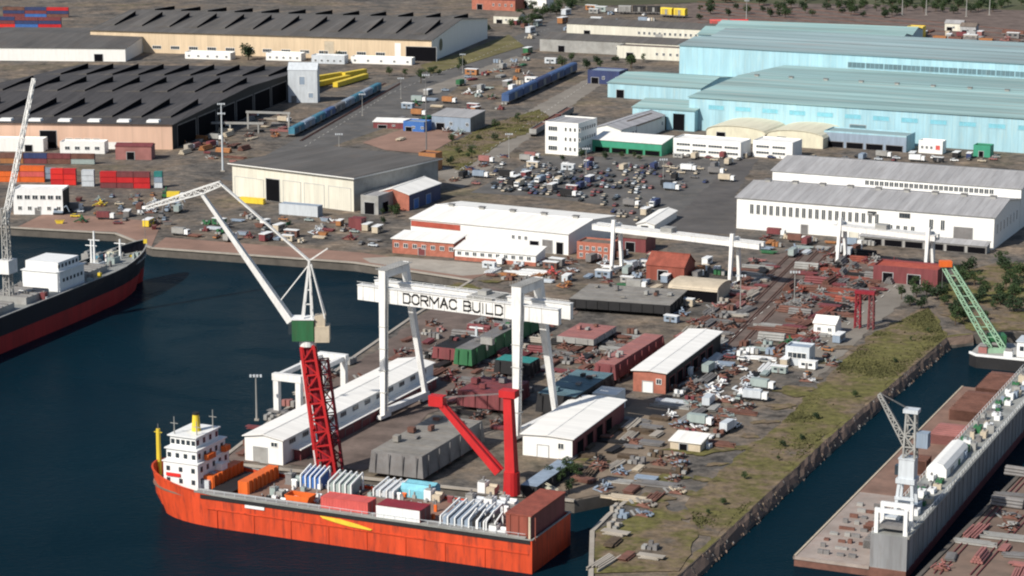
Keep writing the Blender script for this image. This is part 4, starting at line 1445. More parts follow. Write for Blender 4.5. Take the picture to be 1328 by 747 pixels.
m.box(24, SL - 1, -.24, -.02, 1.7, 1.95, "orange_hull")
for i in range(8):
    x = 27 + i * 11.5
    m.box(x, x + .25, -.2, .1, -3.4, 1.6, "orange_hull")
m.build("rubbing_strake", ship)
a, b, c = S(412, 672, 4), S(485, 686, 2), S(448, 684, 2)
m = MB()
prof_ = [(a.x, 4.3), (a.x + 1, 3.7), (a.x + 5, 3.0), (a.x + 9, 2.5), (b.x, 2.2), (b.x + .5, 2.5), (b.x - 4, 3.4), (a.x + 6, 4.1)]
m.add([(x, -.3, z) for x, z in prof_] + [(x, -.02, z) for x, z in prof_], [tuple(range(7, -1, -1)), tuple(range(8, 16))] + [(i, (i + 1) % 8, 8 + (i + 1) % 8, 8 + i) for i in range(8)], "yellow")
m.build("hull_marking", ship, "yellow wedge painted below the deck edge")
a = S(306, 663, 4)
m = MB()
m.box(a.x, a.x + 6, -.3, -.02, 3.6, 4.4, "white_paint")
m.build("name_panel", ship)
# bridge and accommodation near the bow
bx = S(210, 629, SD).x + 1.2
by0 = BW / 2 - 8
m = MB()
m.box(bx, bx + 11, by0, by0 + 17, SD, SD + 7.6, "white_paint")
m.box(bx + .6, bx + 10.4, by0 + .8, by0 + 16, SD + 7.6, SD + 11.2, "white_paint")
m.box(bx - .3, bx + 11.4, by0 - .3, by0 + 17.3, SD + 7.4, SD + 7.7, "white_paint")
m.box(bx + .2, bx + 10.8, by0 + .3, by0 + 16.6, SD + 11.0, SD + 11.3, "white_paint")
acc = m.build("accommodation", ship)
m = MB()
m.box(bx + 1.2, bx + 9.4, by0 + 2, by0 + 14, SD + 11.3, SD + 14.4, "white_paint")
m.box(bx + .6, bx + 10, by0 + 1.4, by0 + 14.6, SD + 14.4, SD + 14.7, "white_paint")
m.build("wheelhouse", ship)
for n, z0, hh, x0, x1, yf in ((3, SD + 1.6, 1.3, bx + 1.5, bx + 9.5, by0), (3, SD + 4.9, 1.3, bx + 1.5, bx + 9.5, by0), (4, SD + 8.6, 1.3, bx + 1.5, bx + 9.3, by0 + .8), (5, SD + 12.2, 1.3, bx + 2, bx + 8.6, by0 + 2)):
    for i in range(n):
        m = MB()
        xx = x0 + (x1 - x0) * i / (n - 1) - .5
        m.box(xx, xx + 1.1, yf - .12, yf - .02, z0, z0 + hh, "glass")
        m.build("window", acc)
for n, z0, xf, y0, y1 in ((5, SD + 1.6, bx + 11, by0 + 2, by0 + 15), (5, SD + 4.9, bx + 11, by0 + 2, by0 + 15), (5, SD + 8.6, bx + 10.4, by0 + 2, by0 + 14), (4, SD + 12.1, bx + 9.4, by0 + 3, by0 + 13)):
    for i in range(n):
        m = MB()
        yy = y0 + (y1 - y0) * i / (n - 1) - .5
        m.box(xf + .02, xf + .12, yy, yy + 1.1, z0, z0 + 1.5, "glass")
        m.build("window", acc)
for q_, (x_, y_, z_, a_, b_, c_, k_) in enumerate(((11.0, 2, 0, 2.2, 2, 2.6, "silver"), (11.0, 9, 0, 2.4, 3, 5.5, "white_paint"), (11.4, 5.5, 0, 1.6, 1.6, 4.0, "bluegrey"), (10.8, 13, 7.8, 1.4, 3.0, 1.6, "orange"), (10.8, 4, 7.8, 1.3, 4.2, 1.5, "orange"), (2, 15, 11.4, 2, 1.2, 1.6, "silver"), (6, 15, 11.4, 1.2, 1.2, 2.2, "steel"))):
    m = MB()
    m.box(bx + x_, bx + x_ + a_, by0 + y_, by0 + y_ + b_, SD + z_ + .01, SD + z_ + c_, k_)
    m.build("lifeboat" if k_ == "orange" else "deck_housing", ship)
m = MB()
m.box(bx + 1, bx + 5.5, by0 - .4, by0 - .02, SD + 3.4, SD + 4.3, "red_bright")
m.build("red_band", acc)
m = MB()
m.cyl((bx + 6, by0 + 8, SD + 14.7), (bx + 6, by0 + 8, SD + 19.4), 1.3, .9, "yellow", 12)
m.cyl((bx + 6, by0 + 8, SD + 19.4), (bx + 6, by0 + 8, SD + 20), 1.0, 1.0, "black", 12)
m.build("funnel", ship)
m = MB()
for dx, dy, hh in ((2, 3, 5), (8.6, 4, 4), (9, 12, 5.5), (3, 13, 4)):
    m = MB()
    m.cyl((bx + dx, by0 + dy, SD + 14.6), (bx + dx, by0 + dy, SD + 14.6 + hh), .22, .12, "steel_pale", 6)
    m.bar((bx + dx - 1.2, by0 + dy, SD + 14.2 + hh * .7), (bx + dx + 1.2, by0 + dy, SD + 14.2 + hh * .7), .16, .16, "steel_pale")
    m.build("mast", ship)
# yellow posts at the bow
yp = S(199, 609, SD + 1.5)
m = MB()
m.cyl((yp.x + 1.5, BW / 2 + 1, SD), (yp.x + 1.5, BW / 2 + 1, SD + 13.5), .75, .6, "yellow", 8)
m.build("bow_post", ship)
m = MB()
m.cyl((yp.x + 1.5, BW / 2 + 1, SD + 13.5), (yp.x + 1.5, BW / 2 + 1, SD + 15), .15, .1, "steel", 6)
m.bar((yp.x + .2, BW / 2 + 1, SD + 12.5), (yp.x + 2.8, BW / 2 + 1, SD + 12.5), .2, .2, "yellow")
m.build("bow_mast", ship)
# two orange frames lying across the deck
for pxl in ((264, 633), (309, 640)):
    a = S(pxl[0], pxl[1], SD)
    m = MB()
    fy0, fy1 = a.y, BW - 1.2
    m.box(a.x, a.x + 3.0, fy0, fy1, SD + 1.9, SD + 3.6, "orange")
    m.box(a.x, a.x + .7, fy0, fy1, SD, SD + 1.9, "orange")
    m.box(a.x + 2.3, a.x + 3.0, fy0, fy1, SD, SD + 1.9, "orange")
    m.box(a.x + .7, a.x + 2.3, fy0, fy0 + .8, SD, SD + 1.9, "orange")
    for i in range(8):
        y = fy0 + .6 + i * (fy1 - fy0 - 1.2) / 7
        m.box(a.x + 3.0, a.x + 3.3, y - .3, y + .3, SD, SD + 3.8, "orange")
    m.build("hatch_frame", ship)
m = MB()
hx0 = S(306, 641).x + 5
m.box(S(264, 633).x + 4, S(309, 640).x - .8, 6, BW - 2, SD + .01, SD + .9, "black")
m.build("hatch_cover", ship)
# stern block
a = S(655, 700)
m = MB()
m.box(a.x, SL - .8, 1.2, BW - 2, SD, SD + 6.9, {'': "stern_red", 'right': "maroon", 'front': "stern_red"})  # darker maroon on the right face paints its shaded side
m.box(a.x - .2, SL - .6, 1.0, BW - 1.8, SD + 6.9, SD + 7.2, "stern_red")
for i in range(4):
    m.box(a.x + 1 + i * 2.4, a.x + 1.25 + i * 2.4, 1.0, 1.2, SD, SD + 6.9, "stern_red")
m.box(SL - 1.4, SL - .85, .85, 1.2, SD, SD + 6.9, "beige")
m.build("stern_block", ship)
# red deck crane with lowered boom
a = S(656, 646)
m = MB()
ty = a.y + 4
hC = 29.0
m.cyl((a.x, ty, SD), (a.x, ty, SD + 6.5), 2.4, 2.2, "red", 14)
cc = m.build("crane_pedestal", ship)
m = MB()
m.bar((a.x, ty, SD + 6.5), (a.x - 1.0, ty, SD + hC), 2.9, 2.9, "red", 2.3, 2.2)
m.box(a.x - 3.2, a.x + 1.6, ty - 1.6, ty + 1.6, SD + hC - 1.4, SD + hC + .6, "red")
m.build("crane_column", ship)
q = S(566, 519, SD)
yr = sth
# the boom lies in the vertical plane of the ship's length
wp = org + Vector((a.x * sx_ - ty * sy_, a.x * sy_ + ty * sx_, 0))
d0, z0 = ray_plane(648, 612, wp, sth)
d1, z1 = ray_plane(569, 520, wp, sth)
m = MB()
for sg in (-1.1, 1.1):
    m.bar((a.x + d0, ty + sg, z0), (a.x + d1, ty + sg * .6, z1), .9, 2.1, "red", .7, 1.6)
for i in range(9):
    f = (i + .5) / 9
    m.bar((a.x + d0 + (d1 - d0) * f, ty - 1, z0 + (z1 - z0) * f), (a.x + d0 + (d1 - d0) * f, ty + 1, z0 + (z1 - z0) * f), .5, .5, "red_dark")
m.box(a.x + d1 - 2.6, a.x + d1 + 1.8, ty - 1.3, ty + 1.3, z1 - 1.4, z1 + 1.6, "red")
m.build("crane_boom", ship)
m = MB()
for sg in (-.6, .6):
    m.bar((a.x - 1.5, ty + sg, SD + hC - .5), (a.x + d1, ty + sg, z1 + 1), .13, .13, "steel")
m.build("crane_cable", ship)


q = random.Random(31)
spots = []
for i in range(400):
    x, y = q.uniform(38, SL - 14), q.uniform(4.2, BW - 2)
    if all(abs(x - u) > 1.7 or abs(y - v) > 1.7 for u, v in spots):
        spots.append((x, y))
for x, y in spots[:74]:
    a_, b_, c_ = q.uniform(.4, 1.5), q.uniform(.4, 1.5), q.uniform(.4, 2.0)
    k = q.choice(["white_paint", "steel_pale", "steel", "rust", "white_paint", "sage", "black", "orange", "silver", "maroon"])
    m = MB()
    m.box(x, x + a_, y, y + b_, SD + .01, SD + c_, k)
    if q.random() < .5:
        m.cyl((x + a_ / 2, y + b_ / 2, SD + c_), (x + a_ / 2, y + b_ / 2, SD + c_ + q.uniform(.3, 1)), .2, .2, "steel_pale", 7)
    else:
        m.cyl((x - .2, y + b_ / 2, SD + c_), (x + a_ + .2, y + b_ / 2, SD + c_), .3, .3, k, 7)
    m.build("deck_fitting", ship)


# cargo on the deck: every piece stands on the ship, a thing of its own
def on_ship(px, py, z=SD, dy=0.0):
    a = S(px, py, z)
    return org + Vector((a.x * sx_ - (a.y + dy) * sy_, a.x * sy_ + (a.y + dy) * sx_, SD + .01))


def container(name, label, loc, rot, Lc, Wc, Hc, k, group=None, endk=None, top=None, front=None):
    t_ = thing(name, label, "container", loc, rot, group)
    m = MB()
    m.box(.08, Lc - .08, .08, Wc - .08, .12, Hc - .1, {'': k, 'top': top or k, 'front': front or k})
    for x in (0, Lc - .16):
        for y in (0, Wc - .16):
            m.box(x, x + .16, y, y + .16, 0, Hc, k)
    for i in range(int(Lc / .9)):
        x = .5 + i * .9
        m.box(x, x + .35, .03, .08, .2, Hc - .2, front or k)
    m.box(0, Lc, 0, .12, Hc - .1, Hc, k)
    m.box(0, Lc, Wc - .12, Wc, Hc - .1, Hc, k)
    m.build("body", t_)
    d = MB()
    d.box(Lc - .08, Lc, .18, Wc - .18, .18, Hc - .2, endk or k)
    for y in (.5, Wc / 2 - .2, Wc / 2 + .2, Wc - .5):
        d.box(Lc, Lc + .05, y - .04, y + .04, .2, Hc - .25, "steel_pale")
    d.build("door", t_)
    return t_


container("deck_container", "long pink-red container in the middle of the ship's near side", on_ship(411, 668, SD, 2.2), sth, 14.2, 5.0, 4.6, "red_pink")
container("deck_container", "dark red topped container with white front on the ship's near side", on_ship(482, 680, SD, 2.2), sth, 13.2, 6.4, 4.8, "maroon", top="red_dark", front="white_paint")


def ribbed_frame(label, px, py, Lx, Ly, Hh, n, k1, k2, dy=0.0, cat="machine"):
    t_ = thing("reel_frame", label, cat, on_ship(px, py, SD, dy), sth)
    m = MB()
    for i in range(n):
        x = Lx * i / (n - 1)
        m.bar((x, 0, 0), (x, 0, Hh * .7), .35, .5, k1)
        m.bar((x, 0, Hh * .7), (x, Ly, Hh), .35, .5, k1)
        m.bar((x, Ly, Hh), (x, Ly, 0), .35, .5, k1)
    m.build("frame", t_)
    m = MB()
    for i in range(n - 1):
        x = Lx * (i + .5) / (n - 1)
        m.hexa([(x - .5, .2, .2), (x + .5, .2, .2), (x + .5, Ly - .2, .2), (x - .5, Ly - .2, .2)],
               [(x - .5, .2, Hh * .62), (x + .5, .2, Hh * .62), (x + .5, Ly - .2, Hh * .9), (x - .5, Ly - .2, Hh * .9)], k2)
    m.build("panel", t_)
    m = MB()
    m.box(-.4, Lx + .4, -.4, Ly + .4, 0, .35, "steel")
    m.build("skid", t_)
    return t_


ribbed_frame("blue and white striped machine frame left of the red crane tower", 388, 634, 6.0, 6, 5.2, 5, "white_paint", "blue", 1)
ribbed_frame("grey and white ribbed frame at the foot of the crane tower", 424, 643, 7.0, 7, 5.2, 5, "white_paint", "sage", 1)
ribbed_frame("large white ribbed machine with blue panels before the red deck crane", 565, 690, 12.5, 12, 5.0, 7, "white_paint", "bluegrey", 3)
ribbed_frame("white open machine frame beside the stern block", 604, 694, 7.5, 5, 5.2, 4, "white_paint", "black", 2)
ribbed_frame("white ramp frame leading to the cyan tarpaulin", 476, 650, 6, 9, 3.2, 4, "white_paint", "silver", 4)
m = MB()
m.ext_x([(0, 0), (7, 0), (7, 2.4), (5.4, 3.4), (3.5, 3.0), (1.4, 3.5), (0, 2.2)], 0, 9, "cyan")
m.bar((3, -.1, .4), (3, -.1, 2.2), .2, .2, "white_paint")
solo("tarpaulin_stack", m, "cargo stack under a cyan tarpaulin on the ship", "cargo", on_ship(508, 650, SD, 5), sth)
# open orange skip
m = MB()
m.box(0, 7.6, 0, 4.4, 0, .25, "orange")
for b in ((0, 7.6, 0, .25), (0, 7.6, 4.15, 4.4)):
    m.hexa([(b[0] + .8, b[2], .25), (b[1] - .8, b[2], .25), (b[1] - .8, b[3], .25), (b[0] + .8, b[3], .25)], [(b[0], b[2], 2.6), (b[1], b[2], 2.6), (b[1], b[3], 2.6), (b[0], b[3], 2.6)], "orange")
m.hexa([(0.8, .25, .25), (1.05, .25, .25), (1.05, 4.15, .25), (.8, 4.15, .25)], [(0, .25, 2.6), (.25, .25, 2.6), (.25, 4.15, 2.6), (0, 4.15, 2.6)], "orange")
m.hexa([(6.55, .25, .25), (6.8, .25, .25), (6.8, 4.15, .25), (6.55, 4.15, .25)], [(7.35, .25, 2.6), (7.6, .25, 2.6), (7.6, 4.15, 2.6), (7.35, 4.15, 2.6)], "orange")
m.box(1.2, 6.4, .3, 4.1, .25, .9, "rust")
solo("skip", m, "open orange skip on the ship beside the hatch frames", "skip", on_ship(366, 655, SD, 1.2), sth)


def machine(label, px, py, sc, seed, ks, dy=0.0, cat="machine"):
    """an assembly of housings, a drum, pipes and a rail, as deck winches and generators are built"""
    q = random.Random(seed)
    m = MB()
    a, b = 3.2 * sc, 2.2 * sc
    m.box(0, a, 0, b, 0, .3, "steel")
    m.box(.2, a * .45, .2, b - .2, .3, 1.9 * sc, ks[0])
    m.box(a * .5, a - .2, .3, b * .6, .3, 1.2 * sc, ks[1])
    m.cyl((a * .52, b * .75, .9 * sc), (a - .2, b * .75, .9 * sc), .6 * sc, .6 * sc, ks[1], 12)
    m.cyl((a * .25, b * .5, 1.9 * sc), (a * .25, b * .5, 2.7 * sc), .22 * sc, .2 * sc, "steel", 8)
    m.box(a * .08, a * .4, b * .2, b * .5, 1.9 * sc, 2.1 * sc, "steel_pale")
    m.bar((.2, .1, 2.2 * sc), (a * .45, .1, 2.2 * sc), .12, .12, "steel_pale")
    return solo("deck_machine", m, label, cat, on_ship(px, py, SD, dy), sth)


machine("white winch beside the orange hatch frame", 345, 646, 1.3, 1, ("sage", "steel_pale"), 1.5, "winch")
machine("cream generator unit between ship's red containers and pier", 540, 655, 1.6, 2, ("white_paint", "beige"), 4)
machine("white pump unit at the near rail by the ribbed machine", 630, 698, 1.6, 3, ("white_paint", "white_paint"), 1.2)
machine("white housing right of the ribbed machine", 618, 668, 1.8, 4, ("white_paint", "silver"), 4)
machine("small white winch at the red crane pedestal", 640, 662, 1.5, 5, ("white_paint", "white_paint"), 3, "winch")
machine("grey winch behind the ribbed machine", 590, 664, 1.6, 6, ("steel_pale", "silver"), 6, "winch")
machine("grey engine housing left of the blue striped frame", 362, 632, 1.5, 7, ("steel", "sage"), 3)
machine("beige engine unit at the ship's far rail", 600, 652, 1.7, 8, ("white_paint", "beige"), 9)

# ---------------------------------------------------------------- dark moored ship on the left
WL0, WL1 = P(0, 458, WZ), P(120, 389, WZ)
lth = rad(70)
lx, ly = math.cos(lth), math.sin(lth)
DZ = 9.5
tip = P(188, 322, DZ)
LL, LBm = 170.0, 24.0
# ship coordinates: u from bow backwards, v to port(left); hull side visible is v = 0
sideoff = (P(60, 423, WZ) - tip)
n_ = Vector((-ly, lx, 0))
voff = sideoff.dot(n_)
lo = tip.copy()
lo.z = 0
ls = thing("cargo_ship", "navy and maroon hulled ship with white deckhouse at the left edge", "ship", lo, lth + math.pi)


def half2(u):
    t_ = max(0, min(1, u / 58.0))
    return LBm / 2 * (1 - (1 - t_) ** 2.2) ** .7


us = [0, .8, 2.5, 5, 9, 14, 20, 28, 36, 46, 80, 130, LL]
tops = [[], [], []]
m = MB()
rows = []
for u in us:
    hb = max(.25, half2(u))
    hw_ = max(.2, min(hb, half2(max(0, u - 11))))
    zt = DZ + 3.5 * max(0, 1 - u / 40) ** 1.5
    zb = WZ + (DZ - WZ) * .48
    hm_ = hb * .6 + hw_ * .4
    rows.append([(u, hb, zt), (u + (1.5 if u < 10 else 0), hm_, zb), (u + (3.5 if u < 10 else 0), hw_, WZ - 2), (u + (3.5 if u < 10 else 0), -hw_, WZ - 2), (u + (1.5 if u < 10 else 0), -hm_, zb), (u, -hb, zt)])
vs = [v for r_ in rows for v in r_]
fs, ks = [], []
for i in range(len(rows) - 1):
    for j in range(5):
        a = i * 6 + j
        fs.append((a, a + 1, a + 7, a + 6))
        ks.append(("hull_navy", "hull_maroon", "hull_maroon", "hull_maroon", "hull_navy")[j])
fs.append((0, 1, 2, 3, 4, 5))
ks.append("hull_navy")
e_ = (len(rows) - 1) * 6
fs.append(tuple(e_ + q for q in range(5, -1, -1)))
ks.append("hull_navy")
m.add(vs, fs, ks)
m.build("hull", ls)
m = MB()
dp = [(u, max(.1, half2(u) - .3)) for u in us[1:]] + [(u, -max(.1, half2(u) - .3)) for u in us[1:]][::-1]
m.prism(dp, DZ - 1.6, DZ - .9, "steel_pale", "deck_grey")
m.build("deck", ls)
m = MB()
for i in range(len(us) - 1):
    for sg in (-1, 1):
        f_ = lambda u: DZ + 3.5 * max(0, 1 - u / 40) ** 1.5
        m.bar((us[i], sg * max(.25, half2(us[i])), f_(us[i]) + .1), (us[i + 1], sg * max(.25, half2(us[i + 1])), f_(us[i + 1]) + .1), .5, .25, "steel_pale")
m.build("bulwark_cap", ls)


def Lc(px, py, z=None):
    z = DZ if z is None else z
    p_ = P(px, py, z) - lo
    return Vector((-(p_.x * lx + p_.y * ly), -(-p_.x * ly + p_.y * lx), z))


a = Lc(52, 366)
hx = a.x
m = MB()
m.box(hx - 9, hx + 9, -8, 8, DZ - .9, DZ + 6.5, "white_paint")
m.box(hx - 7, hx + 8, -7, 7, DZ + 6.5, DZ + 10.0, "white_paint")
m.box(hx - 9.4, hx + 9.4, -8.4, 8.4, DZ + 6.4, DZ + 6.7, "white_paint")
dh = m.build("deckhouse", ls)
for i in range(6):
    for (zz, yy, x0_) in ((DZ + 2.5, 8, hx - 7.5), (DZ + 7.8, 7, hx - 6)):
        m = MB()
        m.box(x0_ + i * 2.6, x0_ + i * 2.6 + 1.2, yy + .02, yy + .12, zz, zz + 1.3, "glass")
        m.build("window", dh)
for i in range(5):
    m = MB()
    m.box(hx - 7.14, hx - 7.02, -5.6 + i * 2.5, -4.2 + i * 2.5, DZ + 7.6, DZ + 9, "glass")
    m.build("window", dh)
for hxx, wv, lab in ((hx - 22, 12, None), (hx + 24, 15, None), (hx + 48, 15, None)):
    m = MB()
    m.box(hxx - 8, hxx + 8, -wv / 2, wv / 2, DZ - .9, DZ + 1.6, "steel_pale")
    for i in range(5):
        m.box(hxx - 7.5 + i * 3.5, hxx - 7.0 + i * 3.5, -wv / 2, wv / 2, DZ + 1.6, DZ + 2.0, "steel")
    m.build("hatch_cover", ls)
for q, px, py, hh in ((0, 118, 345, 14), (1, 92, 338, 9), (2, 150, 332, 7)):
    a = Lc(px, py)
    m = MB()
    m.cyl((a.x, a.y * .4, DZ - .9), (a.x, a.y * .4, DZ + hh), .6, .35, "white_paint", 8)
    m.bar((a.x, a.y * .4 - 2.5, DZ + hh * .75), (a.x, a.y * .4 + 2.5, DZ + hh * .75), .3, .3, "white_paint")
    m.build("mast", ls)
for i, (px, py, k) in enumerate(((140, 330, "cream_roof"), (128, 345, "silver"), (105, 348, "bluegrey"), (75, 372, "maroon"), (148, 338, "sage"), (98, 332, "steel_pale"), (120, 335, "blue_teal"), (40, 385, "steel"))):
    a = Lc(px, py)
    m = MB()
    m.box(a.x - 2.4, a.x + 2.4, a.y * .7 - 1.6, a.y * .7 + 1.6, DZ - .9, DZ + 1.6, k)
    m.cyl((a.x - 1.5, a.y * .7, DZ + 1.9), (a.x + 1.5, a.y * .7, DZ + 1.9), .8, .8, "steel_pale", 10)
    m.build("winch", ls)
q = random.Random(37)
for i in range(46):
    u = q.uniform(10, 95)
    hb_ = half2(u) - 1.5
    v_ = q.uniform(-hb_, hb_)
    if abs(u - hx) < 11 and abs(v_) < 9.5:
        continue
    a_, b_, c_ = q.uniform(.5, 2.2), q.uniform(.5, 2.2), q.uniform(.8, 3.0)
    k = q.choice(["white_paint", "white_paint", "steel_pale", "cream_roof", "steel", "sage", "bluegrey", "maroon", "yellow"])
    m = MB()
    m.box(u, u + a_, v_, v_ + b_, DZ - .89, DZ - .9 + c_, k)
    m.cyl((u + a_ / 2, v_ + b_ / 2, DZ - .9 + c_), (u + a_ / 2, v_ + b_ / 2, DZ - .3 + c_), .25, .2, "steel_pale", 7)
    m.build("deck_fitting", ls)
# its white derrick
a = Lc(8, 388)
m = MB()
m.lattice((a.x, a.y * .5, DZ - .9), (a.x, a.y * .5, DZ + 34), 2.6, 1.9, 9, "steel_pale", .42, .26)
m.build("crane_tower", ls)
m = MB()
m.box(a.x - 3, a.x + 3, a.y * .5 - 2.4, a.y * .5 + 2.4, DZ + 10, DZ + 15, "crane_white")
m.build("crane_house", ls)
wp = lo + Vector((a.x * -lx - a.y * .5 * -ly, a.x * -ly + a.y * .5 * -lx, 0))
d0, z0 = ray_plane(6, 290, wp, rad(20))
d1, z1 = ray_plane(44, 102, wp, rad(20))
bx_ = MB()
cth = rad(20) - (lth + math.pi)
c0 = Vector((a.x + d0 * math.cos(cth), a.y * .5 + d0 * math.sin(cth), z0))
c1 = Vector((a.x + d1 * math.cos(cth), a.y * .5 + d1 * math.sin(cth), z1))
bx_.lattice(c0, c1, 1.7, .9, 12, "crane_white", .32, .2)
bx_.build("crane_boom", ls)

# ---------------------------------------------------------------- floating dock on the right
FZ = -1.0
f0, f1 = P(1030, 722, FZ), P(1140, 626, FZ)
fth = TB
fd = thing("floating_dock", "grey floating dry dock with pale deck and cluttered side wall", "floating dock", Vector((f0.x, f0.y, 0)), fth)
fx_, fy_ = math.cos(fth), math.sin(fth)


def D(px, py, z):
    p_ = P(px, py, z) - Vector((f0.x, f0.y, 0))
    return Vector((p_.x * fx_ + p_.y * fy_, -p_.x * fy_ + p_.y * fx_, z))


def dock_at(px, py, z):
    p_ = P(px, py, z)
    return Vector((p_.x, p_.y, z))


wr = D(1165, 708, 8.0)
wl = D(1124, 697, 8.0)
x0w, x1w = wl.x, wr.x + .5
FLn = 190.0
m = MB()
m.box(0, x1w, 0, FLn, WZ - 2, FZ, {'': "maroon", 'top': "dock_deck", 'left': "rust", 'front': "rust"})
m.box(.02, x0w - .1, 62, FLn - .2, FZ + .004, FZ + .06, "deck_brown")
m.box(-.25, .25, -.25, FLn, FZ - .6, FZ + .25, "beige")
m.box(-.25, x0w, -.25, .25, FZ - .6, FZ + .25, "dock_deck")
m.build("pontoon_deck", fd)
m = MB()
m.box(x0w, x1w, .3, FLn, FZ + .01, 8.0, {'': "dock_side", 'top': "deck_grey"})
for i in range(38):
    m.box(x1w + .01, x1w + .22, 2 + i * 5, 2.35 + i * 5, FZ, 7.6, "dock_side")
m.box(x1w + .01, x1w + .5, .3, FLn, 7.6, 8.2, "deck_grey")
m.build("side_wall", fd)
m = MB()
for sx2 in (x0w + .2, x1w - .2):
    for i in range(60):
        m.box(sx2 - .05, sx2 + .05, 1 + i * 3.1, 1.1 + i * 3.1, 8.0, 9.1, "white_paint")
    m.box(sx2 - .05, sx2 + .05, 1, FLn - 2, 9.05, 9.15, "white_paint")
m.build("railing", fd)
rk_ = random.Random(3)
for i in range(75):
    m = MB()
    y = 12 + i * 2.3
    x = rk_.uniform(x0w + 1.2, x1w - 3.2)
    k = rk_.choice(["white_paint", "steel_pale", "sage", "white_paint", "bluegrey", "green", "beige", "steel"])
    a_, b_, c_ = rk_.uniform(1, 2.4), rk_.uniform(1.2, 3.4), rk_.uniform(.8, 2.2)
    m.box(x, x + a_, y, y + b_, 8.01, 8.0 + c_, k)
    m.cyl((x + a_ * .5, y + b_ * .5, 8 + c_), (x + a_ * .5, y + b_ * .5, 8.4 + c_), .3, .3, "steel", 8)
    m.build("deck_fitting", fd)
for i in range(36):
    m = MB()
    y = 5 + (i // 4) * 5.5
    x = 3 + (i % 4) * (x0w - 8) / 4 + rk_.uniform(0, 2)
    m.box(x, x + rk_.uniform(1, 2.4), y, y + rk_.uniform(.6, 1.4), FZ + .01, FZ + rk_.uniform(.5, 1.3), rk_.choice(["steel", "steel", "steel_pale", "rust"]))
    m.build("keel_block", fd)
for (px, py, W_, D_, H_, k) in ((1150, 715, 5, 9, 2.2, "steel"), (1140, 690, 9, 5, 1.2, "rust"), (1165, 612, 8, 7, 4, "rust"), (1235, 545, 14, 26, 3.4, "rust"), (1205, 575, 9, 14, 3, "pink_primer"), (1265, 515, 10, 24, 3.2, "rust")):
    a = D(px, py, FZ)
    m = MB()
    xx = min(a.x, x0w - W_ - .4)
    m.box(xx, xx + W_, a.y, a.y + D_, FZ + .02, FZ + H_, k)
    for i in range(int(D_ / 2.2)):
        m.box(xx - .15, xx + W_ + .15, a.y + i * 2.2, a.y + i * 2.2 + .3, FZ + .02, FZ + H_ + .25, k)
    m.build("steel_block", fd)
# rounded white deckhouse on the wall
a = D(1222, 620, 8.0)
m = MB()
prof_ = [(0, 0), (5.6, 0), (5.6, 2.4), (4.6, 3.6), (2.8, 4.1), (1.0, 3.6), (0, 2.4)]
m.ext_y([(x0w + .8 + x, 8.01 + z) for x, z in prof_], a.y, a.y + 26, "white")
m.build("deckhouse", fd)
for yy, kk in ((a.y - 34, "white_paint"), (a.y - 48, "white_paint")):
    m = MB()
    m.box(x0w + 1, x0w + 4.6, yy, yy + 4.2, 8.01, 10.6, kk)
    m.box(x0w + .8, x0w + 4.8, yy - .2, yy + 4.4, 10.6, 10.8, "silver")
    m.build("cabin", fd)
m = MB()
for x in (x0w + .6, x1w - 1.4):
    m.box(x, x + 1.0, 1.2, 2.2, 8.01, 13.5, "white_paint")
    m.box(x, x + 1.0, 7.0, 8.0, 8.01, 13.5, "white_paint")
m.box(x0w + .6, x1w - .4, 1.2, 2.2, 13.5, 14.6, "white_paint")
m.box(x0w + .6, x1w - .4, 7.0, 8.0, 13.5, 14.6, "white_paint")
m.box(x0w + 1.8, x1w - 1.6, 2.0, 7.0, 9.2, 10.2, "steel")
m.build("end_frame", fd)


# dock crane standing on the wall
dc = dock_at(1188, 664, 8.0)
a = D(1188, 664, 8.0)
dloc = Vector((f0.x + (x0w + 3.6) * fx_ - a.y * fy_, f0.y + (x0w + 3.6) * fy_ + a.y * fx_, 8.01))
dk_s = .9
dk = thing("dock_crane", "grey jib crane on white portal legs standing on the dock wall", "crane", dloc, fth)
for x, y in ((-2.6, -2.6), (2.6, -2.6), (-2.6, 2.6), (2.6, 2.6)):
    m = MB()
    m.bar((x, y, 0), (x * .72, y * .72, 8.0), .9, .9, "silver")
    m.build("leg", dk)
m = MB()
m.box(-2.8, 2.8, -2.8, 2.8, 8.0, 9.3, "silver")
m.build("portal", dk)
m = MB()
m.box(-2.9, 2.9, -2.9, -2.3, 3.6, 4.4, "silver")
m.build("brace", dk)
m = MB()
m.box(-2.2, 2.4, -2.2, 2.2, 9.3, 14.5, "silver")
m.box(-2.4, 2.6, -2.4, 2.4, 14.5, 14.8, "silver")
m.build("machine_house", dk)
m = MB()
m.box(-3.4, -2.2, -1.8, .2, 10, 12.6, "glass")
m.build("cab_window", dk)
m = MB()
m.lattice((.6, 0, 14.8), (.6, 0, 27), 3.4, 2.6, 4, "steel_pale", .5, .32)
m.box(-1.6, 2.8, -1.8, 1.8, 27, 28.0, "silver")
m.build("mast", dk)
m = MB()
m.box(2.6, 6.0, -1.8, 1.8, 18, 22, "bluegrey")
m.build("counterweight", dk)
d0, z0 = ray_plane(1182, 588, dloc, rad(165))
d1, z1 = ray_plane(1136, 511, dloc, rad(165))
dk.scale = (dk_s, dk_s, 1.0)
cth = rad(165) - fth
m = MB()
m.lattice((d0 * math.cos(cth), d0 * math.sin(cth), z0 - 8), (d1 * math.cos(cth), d1 * math.sin(cth), z1 - 8), 1.9, .9, 12, "steel_pale", .36, .24)
m.build("jib", dk)
m = MB()
for sg in (-.5, .5):
    m.bar((.6, sg, 27.5), (d1 * math.cos(cth), d1 * math.sin(cth) + sg * .3, z1 - 7.6), .1, .1, "steel")
m.build("jib_cable", dk)

